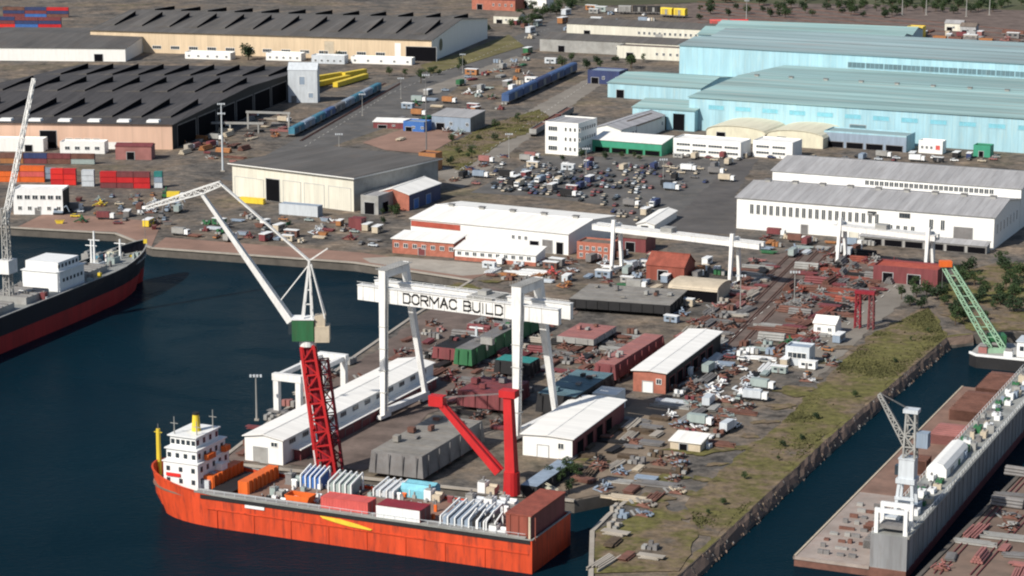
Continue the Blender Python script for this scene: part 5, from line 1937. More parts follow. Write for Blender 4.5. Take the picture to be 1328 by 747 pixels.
# ---------------------------------------------------------------- green floating crane
gb = P(1254, 476, WZ)
gbr = thing("crane_barge", "black hulled barge with white deck at the basin head", "barge", Vector((gb.x, gb.y, WZ)), TB)
m = MB()
m.prism([(0, 3), (3, 0), (52, 0), (52, 24), (4, 24), (0, 20)], -1, 4.2, "black", "steel_pale")
m.build("hull", gbr)
m = MB()
m.prism([(-.2, 3), (2.9, -.2), (52, -.2), (52, .4), (3.2, .4), (.4, 3.3)], 4.2, 5.0, "white_paint")
m.build("bulwark_cap", gbr)
m = MB()
m.box(16, 27, 5, 14, 4.21, 9.5, "white_paint")
m.box(15.6, 27.4, 4.6, 14.4, 9.5, 9.8, "silver")
dh = m.build("deckhouse", gbr)
for i in range(4):
    m = MB()
    m.box(17 + i * 2.5, 18.4 + i * 2.5, 4.88, 4.98, 6.4, 8, "glass")
    m.build("window", dh)
for i, (x, y, k) in enumerate(((2.6, 5, "pink_primer"), (4, 15, "silver"), (12, 2.5, "white_paint"), (30, 4, "silver"), (6, 9, "black"), (34, 10, "brown_box"))):
    m = MB()
    m.box(x, x + 3, y, y + 2.4, 4.21, 6.2, k)
    m.cyl((x + .3, y + 1.2, 6.6), (x + 2.7, y + 1.2, 6.6), .6, .6, "steel", 10)
    m.build("winch", gbr)
gc = P(1292, 456, .7)
gc = Vector((gc.x, gc.y, .72))
gcr = thing("barge_crane", "pale green twin boom crane leaning from the black barge", "crane", gc, 0)
gy = rad(168)
dg0 = Vector((math.cos(gy), math.sin(gy), 0))
d1, z1 = ray_plane(1228, 344, gc, gy)
for sg in (-1, 1):
    m = MB()
    n_ = Vector((-dg0.y, dg0.x, 0)) * sg
    a = n_ * 0 + Vector((sg * 2.4, 0, 1.5))
    b = dg0 * d1 + Vector((sg * 1.6, 0, z1 - .72))
    m.lattice(a, b, 1.7, 1.0, 14, "pale_green", .36, .22)
    m.build("boom", gcr)
m = MB()
for i in range(8):
    f = (i + 1) / 8
    c_ = dg0 * (d1 * f) + Vector((0, 0, 1.5 + (z1 - 2.2) * f))
    m.bar(c_ + Vector((-2.2 + .8 * f, 0, 0)), c_ + Vector((2.2 - .8 * f, 0, 0)), .3, .3, "pale_green")
m.build("boom_tie", gcr)
m = MB()
m.box(-3.6, 3.6, -2.5, 2.5, 0, 1.5, "pale_green")
m.box(-2, 4, 2.6, 8, 0, 5, "green")
m.build("base", gcr)
tp = dg0 * d1 + Vector((0, 0, z1 - .72))
m = MB()
m.box(tp.x - 2.6, tp.x + 1.6, tp.y - 1.4, tp.y + 1.4, tp.z - .4, tp.z + 1.6, "orange")
m.cyl((tp.x - 1.4, tp.y, tp.z - .4), (tp.x - 1.4, tp.y, tp.z - 8), .08, .08, "steel", 5)
m.build("boom_head", gcr)
m = MB()
for sg in (-1, 1):
    m.bar((sg * 1.8, 6, 5), (tp.x + sg, tp.y, tp.z + 1), .12, .12, "steel")
m.build("boom_cable", gcr)

# ---------------------------------------------------------------- ship sections and steelwork in the yard
def block(name, label, cat, px, W, D_, H_, k, top, rot=TB, ribs=0, under=None, chamfer=0.0, group=None, extra=None):
    t = thing(name, label, cat, P(*px), rot, group)
    m = MB()
    z0 = 1.6 if under else 0.0
    if under:
        for i in range(4):
            for j in range(max(2, int(D_ / 8))):
                x = W * (i + .5) / 4
                y = D_ * (j + .5) / max(2, int(D_ / 8))
                m.box(x - .6, x + .6, y - .8, y + .8, 0, z0, under)
    m.hexa([(0, 0, z0), (W, 0, z0), (W, D_, z0), (0, D_, z0)], [(chamfer, chamfer, z0 + H_), (W - chamfer, chamfer, z0 + H_), (W - chamfer, D_ - chamfer, z0 + H_), (chamfer, D_ - chamfer, z0 + H_)], {'': k, 'top': top})
    if ribs:
        for i in range(ribs):
            y = D_ * (i + .5) / ribs
            m.box(W + .01, W + .25, y - .15, y + .15, z0 + .1, z0 + H_ - .2, k)
            m.box(chamfer + .3, W - chamfer - .3, y - .12, y + .12, z0 + H_ + .005, z0 + H_ + .12, top)
        for i in range(max(2, int(W / 4))):
            x = W * (i + .5) / max(2, int(W / 4))
            m.box(x - .15, x + .15, -.25, -.01, z0 + .1, z0 + H_ - .2, k)
    m.build("plating", t)
    if extra:
        q = random.Random(extra)
        for i in range(extra):
            m = MB()
            x, y = q.uniform(.8, W - 3), q.uniform(1, D_ - 3)
            a, b, c = q.uniform(.6, 2.2), q.uniform(.6, 2.6), q.uniform(.4, 1.8)
            m.box(x, x + a, y, y + b, z0 + H_ + .36, z0 + H_ + .36 + c, q.choice([top, k, "steel_pale", "rust", "steel"]))
            m.build("fitting", t)
    return t


block("hull_section", "large grey topped ship section standing between crane tower and red deck crane", "ship section", (478, 619), 17.5, 43, 6.4, "steel", "steel_block_top", TB, 6, "rust", .7, extra=9)
block("steel_platform", "wide grey flat steel platform with dark underside behind the big gantry", "platform", (738, 404), 39, 28, 3.4, "black", "steel_block_top", TB + rad(6), 5, "black", 0, extra=8)  # black plating paints the shade of its open front
block("hull_section", "long pink primer painted hull section on the slipway", "ship section", (768, 496), 8.5, 48, 5.0, "maroon", "pink_primer", TB, 7, "steel", .8, extra=4)
block("hull_section", "dark blue-black hull section behind the near quay shed", "ship section", (694, 540), 14, 34, 6.0, "black", "aqua_dark", TB, 5, "steel", .6, extra=6)
block("hull_section", "teal topped hull section behind the gantry's right leg", "ship section", (640, 489), 13.5, 9, 4.4, "black", "teal", TB, 3, "steel", .4)
block("hull_section", "maroon hull section between the gantry legs", "ship section", (592, 532), 17, 20, 5.0, "maroon", "maroon", TB, 4, "steel", .3, extra=5)
block("hull_section", "long dark hull section with green-black side beneath the gantry beam", "ship section", (588, 478), 7, 62, 5.5, "green", "steel", TB, 8, "black", .5, extra=8)
block("hull_section", "purple-brown hull section at the inner end of the slipway", "ship section", (560, 470), 9, 20, 4.0, "maroon", "black", TB, 3, "steel", .4, extra=3)
block("flat_barge", "low maroon flat pontoon with pale edge right of the gantry", "pontoon", (722, 449), 14, 22, 2.2, "steel_pale", "pink_primer", TB, 3, "steel", 0, extra=3)
block("tarp_cover", "blue-grey covered steel stack beside the white quay shed", "cover", (672, 643), 6, 28, 3.2, "black", "bluegrey", TB, 4, None, .5)
m = MB()
a = P(618, 456)
m.box(-1.5, 1.5, -1, 1, 0, 2, "black")
m.bar((0, 0, 2), (0, 0, 9), .8, .8, "silver")
m.bar((-2.6, 0, 8.6), (2.6, 0, 8.6), .6, .5, "white_paint")
m.bar((-2.2, 0, 5.5), (2.2, 0, 5.5), .4, .4, "silver")
solo("signal_mast", m, "short white cross-armed mast beneath the gantry beam", "mast", a, TB)
# gangway
m = MB()
a, b = P(702, 634), P(724, 650)
v = b - a
m.bar((0, 0, 1.4), (v.x, v.y, 2.2), 1.6, .25, "cream_roof")
for sg in (-.8, .8):
    m.bar((0, sg, 2.4), (v.x, v.y + sg, 3.2), .16, .16, "cream_roof")
m.box(-.8, .8, -1, 1, 0, 1.4, "beige")
m.bar((v.x, v.y, 0), (v.x, v.y, 2.2), .5, .5, "beige")
solo("gangway", m, "cream gangway at the stern of the orange ship", "gangway", a)
# red lattice tower
t = thing("lattice_tower", "dark red lattice tower by the track road", "tower", P(1119, 426), TB)
m = MB()
m.lattice((-2, 0, 0), (-2, 0, 13), 2.0, 1.6, 5, "red_dark", .35, .22)
m.build("leg", t)
m = MB()
m.lattice((3, 0, 0), (3, 0, 13), 2.0, 1.6, 5, "maroon", .35, .22)
m.build("leg", t)
m = MB()
m.box(-3.2, 4.2, -1.2, 1.2, 13.0, 14.2, "red_dark")
m.build("platform", t)


def pole(name, label, cat, px, H_, k, arms=1, w=.35, group=None, base="concrete"):
    t = thing(name, label, cat, P(*px), 0, group)
    m = MB()
    m.cyl((0, 0, 0), (0, 0, H_), w, w * .5, k, 8)
    m.box(-w * 2, w * 2, -w * 2, w * 2, 0, .5, base)
    m.build("pole", t)
    for i in range(arms):
        z = H_ - i * H_ * .14 - .2
        m = MB()
        m.bar((-1.8, 0, z), (1.8, 0, z), w * .6, w * .6, k)
        for x in (-1.6, -.5, .5, 1.6):
            m.box(x - .3, x + .3, -.5, .1, z - .5, z + .3, "silver")
        m.build("lamp_head", t)
    return t


pole("floodlight_mast", "tall white floodlight mast in front of the black shed's open side", "light mast", (289, 222), hz(289, 222, 134), "silver", 2, .55)
pole("floodlight_mast", "thin grey lamp mast on the pier left of the white hall", "light mast", (333, 545), hz(333, 545, 486), "steel_pale", 1, .35)
pole("floodlight_mast", "dark lamp mast standing between the road and yellow booms", "light mast", (553, 205), 44, "steel", 1, .4)
for i, (x, y, yt, lab) in enumerate(((1201, 20, -6, "pale pole at the left of the rail yard"), (1253, 22, -4, "pale pole in the middle of the rail yard"), (1283, 20, -4, "pale pole at the right of the rail yard"),
                              (968, 26, 2, "pale pole behind the red wagon"), (1170, 20, 0, "pale pole behind the far aqua roof"))):
    pole("lamp_post", lab + " near the top edge", "lamp post", (x, y), 16, "steel_pale", 1, .5)
for i, (x, y, lab) in enumerate(((470, 150, "by the far end of the blue-grey wagons"), (520, 128, "at the bend of the wide road"), (600, 95, "on the upper stretch of the wide road"), (440, 205, "by the back corner of the cream warehouse"),
                              (660, 205, "beside the diagonal pale road"), (760, 225, "in the middle of the car park"), (860, 240, "at the right of the car park"), (960, 400, "beside the rails below the workshop"), (1030, 395, "in the steel yard"))):
    pole("lamp_post", "slim grey lamp post " + lab, "lamp post", (x, y), 13, "steel_pale", 1, .22)
# light portal in front of the black shed opening
t = thing("pipe_bridge", "pale portal frame in front of the black shed's dark side", "pipe bridge", P(322, 167), TL)
for x in (0, 24):
    m = MB()
    m.box(x - .5, x + .5, -.5, .5, 0, 9, "steel_pale")
    m.build("leg", t)
m = MB()
m.box(-1, 25, -.6, .6, 9, 10.2, "steel_pale")
m.build("beam", t)
t = thing("pipe_bridge", "pale low pipe bridge right of the floodlight mast", "pipe bridge", P(262, 172), rotn)
for x in (0, 16, 32):
    m = MB()
    m.box(x - .4, x + .4, -.4, .4, 0, 5, "steel_pale")
    m.build("leg", t)
m = MB()
m.box(-1, 35, -.6, .6, 5, 6.2, "steel_pale")
m.build("beam", t)

# yellow boom sections
for i, (a, b, lab) in enumerate((((404, 107), (447, 100), "far left"), ((410, 114), (455, 104), "near left"), ((448, 101), (476, 96), "far right"), ((438, 114), (478, 102), "near right"))):
    p, q = P(*a), P(*b)
    d = q - p
    m = MB()
    L_ = d.length
    m.box(0, L_, 0, 3.4, 0.4, 3.4, "yellow")
    for j in range(int(L_ / 4)):
        m.box(j * 4 + 1, j * 4 + 1.3, -.12, 0, .4, 3.4, "yellow")
    for x in (2, L_ - 3):
        m.box(x, x + .8, -.3, 3.7, 0, .4, "steel")
    solo("boom_section", m, f"bright yellow box girder, {lab} of the four by the pale tower block", "girder", p, math.atan2(d.y, d.x), "yellow girders")


# ---------------------------------------------------------------- rail wagons and containers
def wagon_mesh(L_, k, style=0):
    m = MB()
    m.box(0, L_, -1.4, 1.4, 1.0, 1.4, "steel")
    for x in (1.5, 3.2, L_ - 3.2, L_ - 1.5):
        m.cyl((x, -1.1, .5), (x, 1.1, .5), .48, .48, "black", 8)
    if style == 0:
        m.box(.2, L_ - .2, -1.45, 1.45, 1.4, 4.0, k)
        m.ext_x([(-1.5, 4.0), (1.5, 4.0), (1.0, 4.45), (-1.0, 4.45)], .1, L_ - .1, k)
        for i in range(6):
            x = 1 + i * (L_ - 2) / 6
            m.box(x, x + .12, -1.55, -1.46, 1.4, 4.0, "steel")
        m.box(L_ * .42, L_ * .58, -1.58, -1.47, 1.5, 3.8, "steel_pale")
    else:
        m.box(.2, L_ - .2, -1.45, 1.45, 1.4, 1.7, k)
        for s_ in (-1.45, 1.3):
            m.box(.2, L_ - .2, s_, s_ + .15, 1.7, 3.2, k)
        for x in (.2, L_ - .35):
            m.box(x, x + .15, -1.3, 1.3, 1.7, 3.2, k)
        m.box(.5, L_ - .5, -1.2, 1.2, 1.7, 2.8, "rust")
    return m


def train(p0, p1, n, cols, label, grp, style=0, sc=1.0):
    a, b = P(*p0), P(*p1)
    d = b - a
    th = math.atan2(d.y, d.x)
    L_ = d.length / n
    for i in range(n):
        k = cols[i % len(cols)]
        pos = "nearest" if i == 0 else "farthest" if i == n - 1 else ["second", "third", "fourth", "fifth", "sixth", "seventh", "eighth", "ninth"][i - 1]
        o = solo("rail_wagon", wagon_mesh((L_ - 1.2) / sc, k, style), label.format(pos), "rail wagon", a + d * (i / n), th, grp)
        o.scale = (sc, sc, sc)


train((378, 178), (492, 118), 9, ["blue_teal", "bluegrey", "blue_teal", "wagon_blue", "steel", "bluegrey"], "blue-grey rail wagon, {} in the long line beside the wide road", "wagons beside the wide road", 0, 1.25)
train((655, 136), (745, 94), 5, ["wagon_blue", "wagon_blue", "navy", "wagon_blue"], "blue covered wagon, {} in the row left of the aqua works", "blue wagons", 0, 1.6)
train((740, 148), (690, 178), 3, ["steel", "maroon", "steel_pale"], "dull open wagon, {} of three by the white office block", "open wagons", 1, 1.4)
train((1300, 46), (1460, 56), 5, ["rust", "brown_box"], "rust brown wagon, {} in the right string of the rail yard", "rust wagons", 1, 1.4)
train((1210, 54), (1290, 58), 4, ["brown_box", "rust", "steel"], "brown open wagon, {} in the string before the far huts", "brown wagons", 1, 1.4)
train((920, 40), (972, 40), 2, ["red_pink", "red_bright"], "red wagon, {} of two behind the aqua works", "red wagons", 0, 2.0)
train((858, 22), (892, 24), 2, ["yellow", "yellow"], "yellow wagon, {} of two at the top beyond the depot", "yellow wagons", 0, 1.8)
train((802, 18), (858, 19), 3, ["steel_pale", "black", "black"], "dark tank wagon with pale end, {} of three at the top edge", "dark wagons", 0, 1.6)
train((240, 182), (300, 150), 3, ["rust", "steel", "rust"], "rusty open wagon, {} of three behind the floodlight mast", "rusty wagons", 1, 1.3)

# container stacks on the left dock
CW, CHt = 2.5, 2.7


def stack(px, n, lv, Lc_, cols, lab, grp, rot, gap=.25):
    o0 = P(*px)
    for i in range(n):
        for j in range(lv):
            k = cols[(i * lv + j) % len(cols)]
            loc = o0 + Vector((math.cos(rot) * i * (Lc_ + gap), math.sin(rot) * i * (Lc_ + gap), j * (CHt + .01)))
            col = {"orange": "orange", "rust": "rust brown", "red_bright": "bright red", "silver": "pale grey", "red": "red", "maroon": "maroon", "navy": "navy", "blue": "blue", "brown_box": "brown", "red_pink": "faded red",
                   "bluegrey": "blue-grey", "teal": "teal", "sage": "sage green", "white_paint": "white", "yellow": "yellow", "beige": "beige"}[k]
            row = "" if lv == 1 else " low" if j == 0 else " top" if j == lv - 1 else " middle" if lv == 3 else [0, " second", " third"][j]
            cell = "" if n == 1 else " left" if i == 0 else " right" if i == n - 1 else " centre" if n == 3 else [0, " left centre", " right centre"][i]
            container("container", f"{col} container,{row}{cell} in {lab}" if row + cell else f"{col} container, {lab}", loc, rot, Lc_, CW, CHt, k, grp)


stack((-6, 236), 2, 3, 12.2, ["orange", "orange", "rust", "orange", "red_pink", "orange"], "the orange stack beside the pale crane boom", "orange containers", rotn)
stack((40, 232), 1, 2, 12.2, ["bluegrey", "bluegrey"], "the small stack right of the orange containers", "dock containers", rotn)
stack((66, 240), 2, 3, 6.1, ["red", "red_bright", "red_bright", "red_bright", "red_bright", "red"], "the bright red stack behind the control house", "bright red containers", rotn)
stack((106, 242), 1, 3, 6.1, ["silver", "silver", "silver"], "the pale stack beside the bright red one", "pale containers", rotn)
stack((130, 244), 3, 3, 8.0, ["maroon", "red", "red", "maroon", "red", "maroon", "red", "red", "maroon"], "the dark red stack on the left dock", "dark red containers", rotn)
stack((200, 244), 1, 3, 4.0, ["silver", "bluegrey", "teal"], "the narrow stack right of the dark red one", "dock containers", rotn)
stack((0, 212), 4, 2, 12.2, ["brown_box", "rust", "maroon", "navy", "rust", "maroon", "sage", "rust"], "the row in front of the white store", "dock containers", rotn)
stack((-10, 40), 3, 4, 18.0, ["navy", "red_bright", "maroon", "navy", "red", "blue", "navy", "maroon", "red_bright", "red", "navy", "maroon"], "the far stack at the top left corner", "far containers", rotn)
stack((4, 22), 3, 3, 18.0, ["maroon", "navy", "rust", "blue", "maroon", "navy", "rust", "navy", "red"], "the second far stack at the top left", "far containers", rotn)
stack((310, 263), 1, 1, 13.0, ["yellow"], "lying alone before the cream warehouse", "warehouse containers", TB)
container("container", "long silver-blue container in front of the cream warehouse", P(362, 278), TB, 20, 5, 5.2, "silver", "warehouse containers", "bluegrey", "bluegrey")
container("container", "pale container standing close to the cream warehouse wall", P(380, 262), TB, 14, 5, 4.4, "bluegrey", "warehouse containers")
container("container", "squat dull red container right of the cream warehouse", P(452, 298), TB, 6.4, 5, 5.4, "maroon", "warehouse containers")

# ---------------------------------------------------------------- trees
def tree_meshes(seed, H_, Wd_, leaf, n=520):
    q = random.Random(seed)
    tr_ = MB()
    tr_.cyl((0, 0, 0), (q.uniform(-.2, .2), q.uniform(-.2, .2), H_ * .45), .28, .17, "bark", 7)
    clumps = []
    for i in range(9):
        a, rr = q.uniform(0, 6.28), q.uniform(.1, .36) * Wd_
        c = Vector((math.cos(a) * rr, math.sin(a) * rr, H_ * q.uniform(.42, .86)))
        clumps.append((c, q.uniform(.16, .27) * Wd_))
        tr_.cyl((0, 0, H_ * .3), c, .12, .05, "bark", 5)
    cr_ = MB()
    for i in range(n):
        c, r_ = q.choice(clumps)
        while True:
            d = Vector((q.uniform(-1, 1), q.uniform(-1, 1), q.uniform(-1, 1)))
            if .35 < d.length < 1:
                break
        p_ = c + Vector((d.x * r_, d.y * r_, d.z * r_ * .8))
        s_ = q.uniform(.25, .55) * Wd_ / 8
        u = Vector((q.uniform(-1, 1), q.uniform(-1, 1), q.uniform(-.6, .6))).normalized()
        v_ = u.cross(Vector((q.uniform(-1, 1), q.uniform(-1, 1), q.uniform(-1, 1)))).normalized()
        cr_.add([p_ - u * s_, p_ + v_ * s_ * .7, p_ + u * s_, p_ - v_ * s_ * .7], [(0, 1, 2, 3)], leaf if q.random() < .75 else "leaf_dark")
    return tr_.mesh("trunk"), cr_.mesh("crown")


TREES = [tree_meshes(11, 8, 8, "leaf"), tree_meshes(12, 7, 9, "leaf_dark"), tree_meshes(13, 9, 7, "leaf")]


def plant_tree(px, sc, label, grp, i):
    tm, cm = TREES[i % 3]
    t = thing("tree", label, "tree", P(*px), R.uniform(0, 6.28), grp)
    t.scale = (sc, sc, sc * R.uniform(.85, 1.1))
    for nm, me in (("trunk", tm), ("crown", cm)):
        o = bpy.data.objects.new(nm, me)
        COL.objects.link(o)
        o.parent = t


def inside(x, y, poly):
    c = False
    for i in range(len(poly)):
        (x1, y1), (x2, y2) = poly[i], poly[i - 1]
        if (y1 > y) != (y2 > y) and x < (x2 - x1) * (y - y1) / (y2 - y1) + x1:
            c = not c
    return c


FOOT = []


def scatter(n, poly, mind, tries=60):
    """points inside a pixel polygon, even on the ground, apart from each other"""
    W3 = [tuple(P(*q)[:2]) for q in poly]
    xs_, ys_ = [q[0] for q in W3], [q[1] for q in W3]
    out = []
    for i in range(n):
        for t_ in range(tries):
            x, y = R.uniform(min(xs_), max(xs_)), R.uniform(min(ys_), max(ys_))
            if inside(x, y, W3) and all((x - a) ** 2 + (y - b) ** 2 > mind * mind for a, b in FOOT[-400:]):
                FOOT.append((x, y))
                out.append((Vector((x, y, 0)), W3))
                break
    return out


def cell(v, W3):
    ys_ = [q[1] for q in W3]
    xs_ = [q[0] for q in W3]
    fy = (v.y - min(ys_)) / (max(ys_) - min(ys_))
    fx = (v.x - min(xs_)) / (max(xs_) - min(xs_))
    a = "near" if fy < .33 else "middle" if fy < .66 else "far"
    b = "left" if fx < .33 else "centre" if fx < .66 else "right"
    return {"middle centre": "centre"}.get(f"{a} {b}", f"{a} {b}")


tz = [([(1212, 402), (1222, 362), (1300, 345), (1328, 352), (1328, 400), (1262, 428), (1235, 430)], 34, .7, 4.0, "beside the green crane boom", "trees by the green crane"),
      ([(1168, 385), (1205, 368), (1212, 398), (1172, 408)], 6, .7, 3.5, "at the end of the track road", "bushes by the track road"),
      ([(925, 675), (1210, 430), (1198, 420), (900, 675)], 12, .28, 7, "on the grass verge along the basin", "bushes on the verge"),
      ([(600, 50), (690, 5), (760, 0), (760, 8), (690, 40)], 26, 1.1, 8, "around the houses at the top edge", "trees at the top edge"),
      ([(900, 26), (905, 0), (1328, 0), (1328, 16), (1130, 24)], 95, 1.0, 7, "in the scrub beyond the aqua works", "far trees"),
      ([(560, 195), (640, 165), (690, 150), (650, 190), (590, 218)], 8, .6, 6, "on the grass by the pale road", "bushes by the pale road"),
      ([(720, 72), (840, 78), (860, 90), (730, 92)], 9, .9, 8, "in front of the grey depot", "trees by the depot"),
      ([(690, 206), (760, 205), (840, 206), (840, 214), (690, 216)], 7, .55, 5, "below the white offices", "bushes by the offices"),
      ([(500, 262), (535, 268), (520, 285), (480, 300)], 6, .6, 4, "left of the white hall", "bushes by the hall"),
      ([(430, 92), (545, 96), (600, 84), (600, 100), (500, 112)], 7, .6, 6, "around the yellow girders", "bushes by the girders"),
      ([(712, 620), (745, 605), (760, 640), (735, 645)], 7, .5, 3, "on the quay behind the ship's stern", "bushes by the stern")]
for poly, n, sc, md, lab, grp in tz:
    for i, (v, W3) in enumerate(scatter(n, poly, md)):
        tm, cm = TREES[i % 3]
        kind_ = "bush" if sc < .8 else "tree"
        t = thing(kind_, f"{['green', 'dark green', 'tall green'][i % 3]} {kind_} {lab}, {cell(v, W3)}", kind_, v, R.uniform(0, 6.28), grp)
        s2 = sc * R.uniform(.7, 1.25)
        t.scale = (s2, s2, s2 * R.uniform(.8, 1.1))
        for nm, me in (("trunk", tm), ("crown", cm)):
            o = bpy.data.objects.new(nm, me)
            COL.objects.link(o)
            o.parent = t
for px, sc, lab in (((322, 78), 1.6, "dark tree against the far cream wall"), ((357, 72), 1.3, "smaller green tree right of the dark one by the cream wall"), ((441, 80), 1.0, "green tree beside the silver annex"),
                    ((546, 108), 1.1, "lone green tree at the bend of the wide road"), ((870, 160), .9, "dark tree before the arched aqua doorway"), ((600, 88), 1.0, "green tree below the pale gable"), ((612, 205), .8, "single green tree on the grass beside the diagonal road")):
    plant_tree(px, sc, lab, None, int(sc * 10)) if False else None
    tm, cm = TREES[int(sc * 10) % 3]
    t = thing("tree", lab, "tree", P(*px), 0.7)
    t.scale = (sc, sc, sc)
    for nm, me in (("trunk", tm), ("crown", cm)):
        o = bpy.data.objects.new(nm, me)
        COL.objects.link(o)
        o.parent = t

# grass tufts: nobody could count them
q = random.Random(5)
for poly, n in (([(907, 692), (890, 655), (942, 606), (1017, 546), (1074, 490), (1137, 430), (1205, 400), (1226, 437), (1073, 562), (930, 696)], 7000),
                ([(565, 195), (640, 160), (700, 142), (722, 160), (650, 185), (600, 222), (572, 215)], 2200)):
    W3 = [tuple(P(*a)[:2]) for a in poly]
    xs_, ys_ = [a[0] for a in W3], [a[1] for a in W3]
    m = MB()
    c = 0
    cl = [(q.uniform(min(xs_), max(xs_)), q.uniform(min(ys_), max(ys_)), q.uniform(3, 11)) for _ in range(90)]
    while c < n:
        cx, cy, cr_ = q.choice(cl)
        x, y = q.gauss(cx, cr_ * .6), q.gauss(cy, cr_ * .6)
        if inside(x, y, W3):
            a, h_, w_ = q.uniform(0, 3.14), q.uniform(.25, .8), q.uniform(.25, .7)
            ca, sa = math.cos(a) * w_, math.sin(a) * w_
            m.add([(x - ca, y - sa, 0), (x + ca, y + sa, 0), (x + ca * .3 + q.uniform(-.3, .3), y + sa * .3, h_), (x - ca * .5, y - sa * .5, h_ * .8)], [(0, 1, 2, 3)], "blade")
            c += 1
    structure("grass", m, "stuff")

# ---------------------------------------------------------------- vehicles and yard stock
_cache = {}


def car_mesh(k):
    m = MB()
    m.ext_y([(-2.15, .35), (2.15, .35), (2.2, .8), (1.2, .95), (-2.1, 1.0)], -.85, .85, k)
    m.hexa([(-1.75, -.8, .97), (1.1, -.8, .97), (1.1, .8, .97), (-1.75, .8, .97)], [(-1.35, -.65, 1.42), (.35, -.65, 1.42), (.35, .65, 1.42), (-1.35, .65, 1.42)], "glass")
    m.box(-1.3, .3, -.63, .63, 1.425, 1.5, k)
    for x in (-1.35, 1.35):
        for y in (-.86, .66):
            m.cyl((x, y, .33), (x, y + .2, .33), .33, .33, "tyre", 8)
    return m


def truck_mesh(k):
    m = MB()
    m.box(-4, 4, -1.0, 1.0, .7, 1.0, "steel")
    m.box(2.3, 4.1, -1.15, 1.15, .8, 2.9, "white_paint")
    m.box(4.11, 4.18, -1.0, 1.0, 1.8, 2.6, "glass")
    m.box(-4, 2.0, -1.25, 1.25, 1.02, 3.5, k)
    for x in (-2.8, -1.6, 3.0):
        for y in (-1.2, .9):
            m.cyl((x, y, .5), (x, y + .3, .5), .5, .5, "tyre", 8)
    return m


def plates_mesh(k, s):
    q = random.Random(s)
    m = MB()
    z = .15
    m.box(-2.5, 2.5, -.9, -.6, 0, .15, "bark")
    m.box(-2.5, 2.5, .6, .9, 0, .15, "bark")
    for i in range(q.randint(3, 6)):
        a, b = q.uniform(2.2, 3.6), q.uniform(.9, 1.6)
        dx, dy = q.uniform(-.4, .4), q.uniform(-.2, .2)
        m.box(-a + dx, a + dx, -b + dy, b + dy, z + .005, z + .18, k)
        z += .2
    return m


def pipes_mesh(k, s):
    m = MB()
    for r_, row in enumerate((4, 3, 2)):
        for i in range(row):
            y = (i - (row - 1) / 2) * .82
            m.cyl((-4, y, .42 + r_ * .7), (4, y, .42 + r_ * .7), .4, .4, k, 8)
    return m


def girders_mesh(k, s):
    q = random.Random(s)
    m = MB()
    for i in range(5):
        y = (i - 2) * .75 + q.uniform(-.1, .1)
        L_ = q.uniform(4, 6.5)
        dx = q.uniform(-.6, .6)
        m.box(-L_ + dx, L_ + dx, y - .25, y + .25, 0, .1, k)
        m.box(-L_ + dx, L_ + dx, y - .06, y + .06, .1, .62, k)
        m.box(-L_ + dx, L_ + dx, y - .25, y + .25, .62, .72, k)
    return m


def scrap_mesh(k, s):
    q = random.Random(s)
    m = MB()
    for i in range(16):
        x, y = q.gauss(0, 1.5), q.gauss(0, 1.1)
        z = max(0, 1.3 - math.hypot(x, y) * .45)
        d = Vector((q.uniform(-1, 1), q.uniform(-1, 1), q.uniform(-.3, .5))).normalized() * q.uniform(.5, 1.8)
        m.bar(Vector((x, y, z + .3)) - d, Vector((x, y, z + .3)) + d, q.uniform(.3, .9), q.uniform(.1, .4), k if q.random() < .65 else q.choice(["rust", "steel", "steel_pale"]))
    m.hexa([(-2.4, -1.8, 0), (2.4, -1.8, 0), (2.4, 1.8, 0), (-2.4, 1.8, 0)], [(-.8, -.6, .9), (.8, -.6, .9), (.8, .6, .9), (-.8, .6, .9)], "rust")
    return m


def cabin_mesh(k, s):
    m = MB()
    m.box(-3, 3, -1.3, 1.3, .25, 2.8, k)
    m.box(-3.15, 3.15, -1.45, 1.45, 2.8, 2.98, "white_paint")
    for x in (-2, 0.6):
        m.box(x, x + 1.3, -1.36, -1.31, 1.3, 2.2, "glass")
    m.box(-.5, .35, -1.36, -1.31, .3, 2.3, "steel")
    for x in (-2.6, 2.2):
        m.box(x, x + .4, -1.2, 1.2, 0, .25, "concrete")
    return m


def pallets_mesh(k, s):
    q = random.Random(s)
    m = MB()
    for i in range(3):
        for j in range(2):
            h_ = q.uniform(.6, 1.9)
            x, y = (i - 1) * 1.5, (j - .5) * 1.5
            m.box(x - .6, x + .6, y - .6, y + .6, 0, .15, "bark")
            m.box(x - .55, x + .55, y - .55, y + .55, .15, .15 + h_, k if q.random() < .7 else "steel_pale")
    return m


def skip_mesh(k, s):
    m = MB()
    m.hexa([(-1.4, -.8, 0), (1.4, -.8, 0), (1.4, .8, 0), (-1.4, .8, 0)], [(-2.1, -.95, 1.5), (2.1, -.95, 1.5), (2.1, .95, 1.5), (-2.1, .95, 1.5)], k)
    m.box(-1.9, 1.9, -.8, .8, 1.502, 1.56, "rust")
    m.box(-2.2, 2.2, -1.05, -.96, 1.3, 1.6, k)
    m.box(-2.2, 2.2, .96, 1.05, 1.3, 1.6, k)
    return m


def machine_mesh(k, s):
    m = MB()
    m.box(-2, 2, -1, 1, .4, 1.5, k)
    m.box(-1.8, -.4, -.8, .8, 1.5, 2.7, k)
    m.box(-1.82, -.38, -.82, .82, 1.8, 2.5, "glass")
    m.bar((.3, 0, 1.5), (3.4, 0, 3.8), .35, .4, k)
    m.bar((3.4, 0, 3.8), (4.6, 0, 1.2), .25, .3, k)
    for y in (-1.15, .75):
        m.box(-2.1, 2.1, y, y + .4, 0, .8, "tyre")
    return m


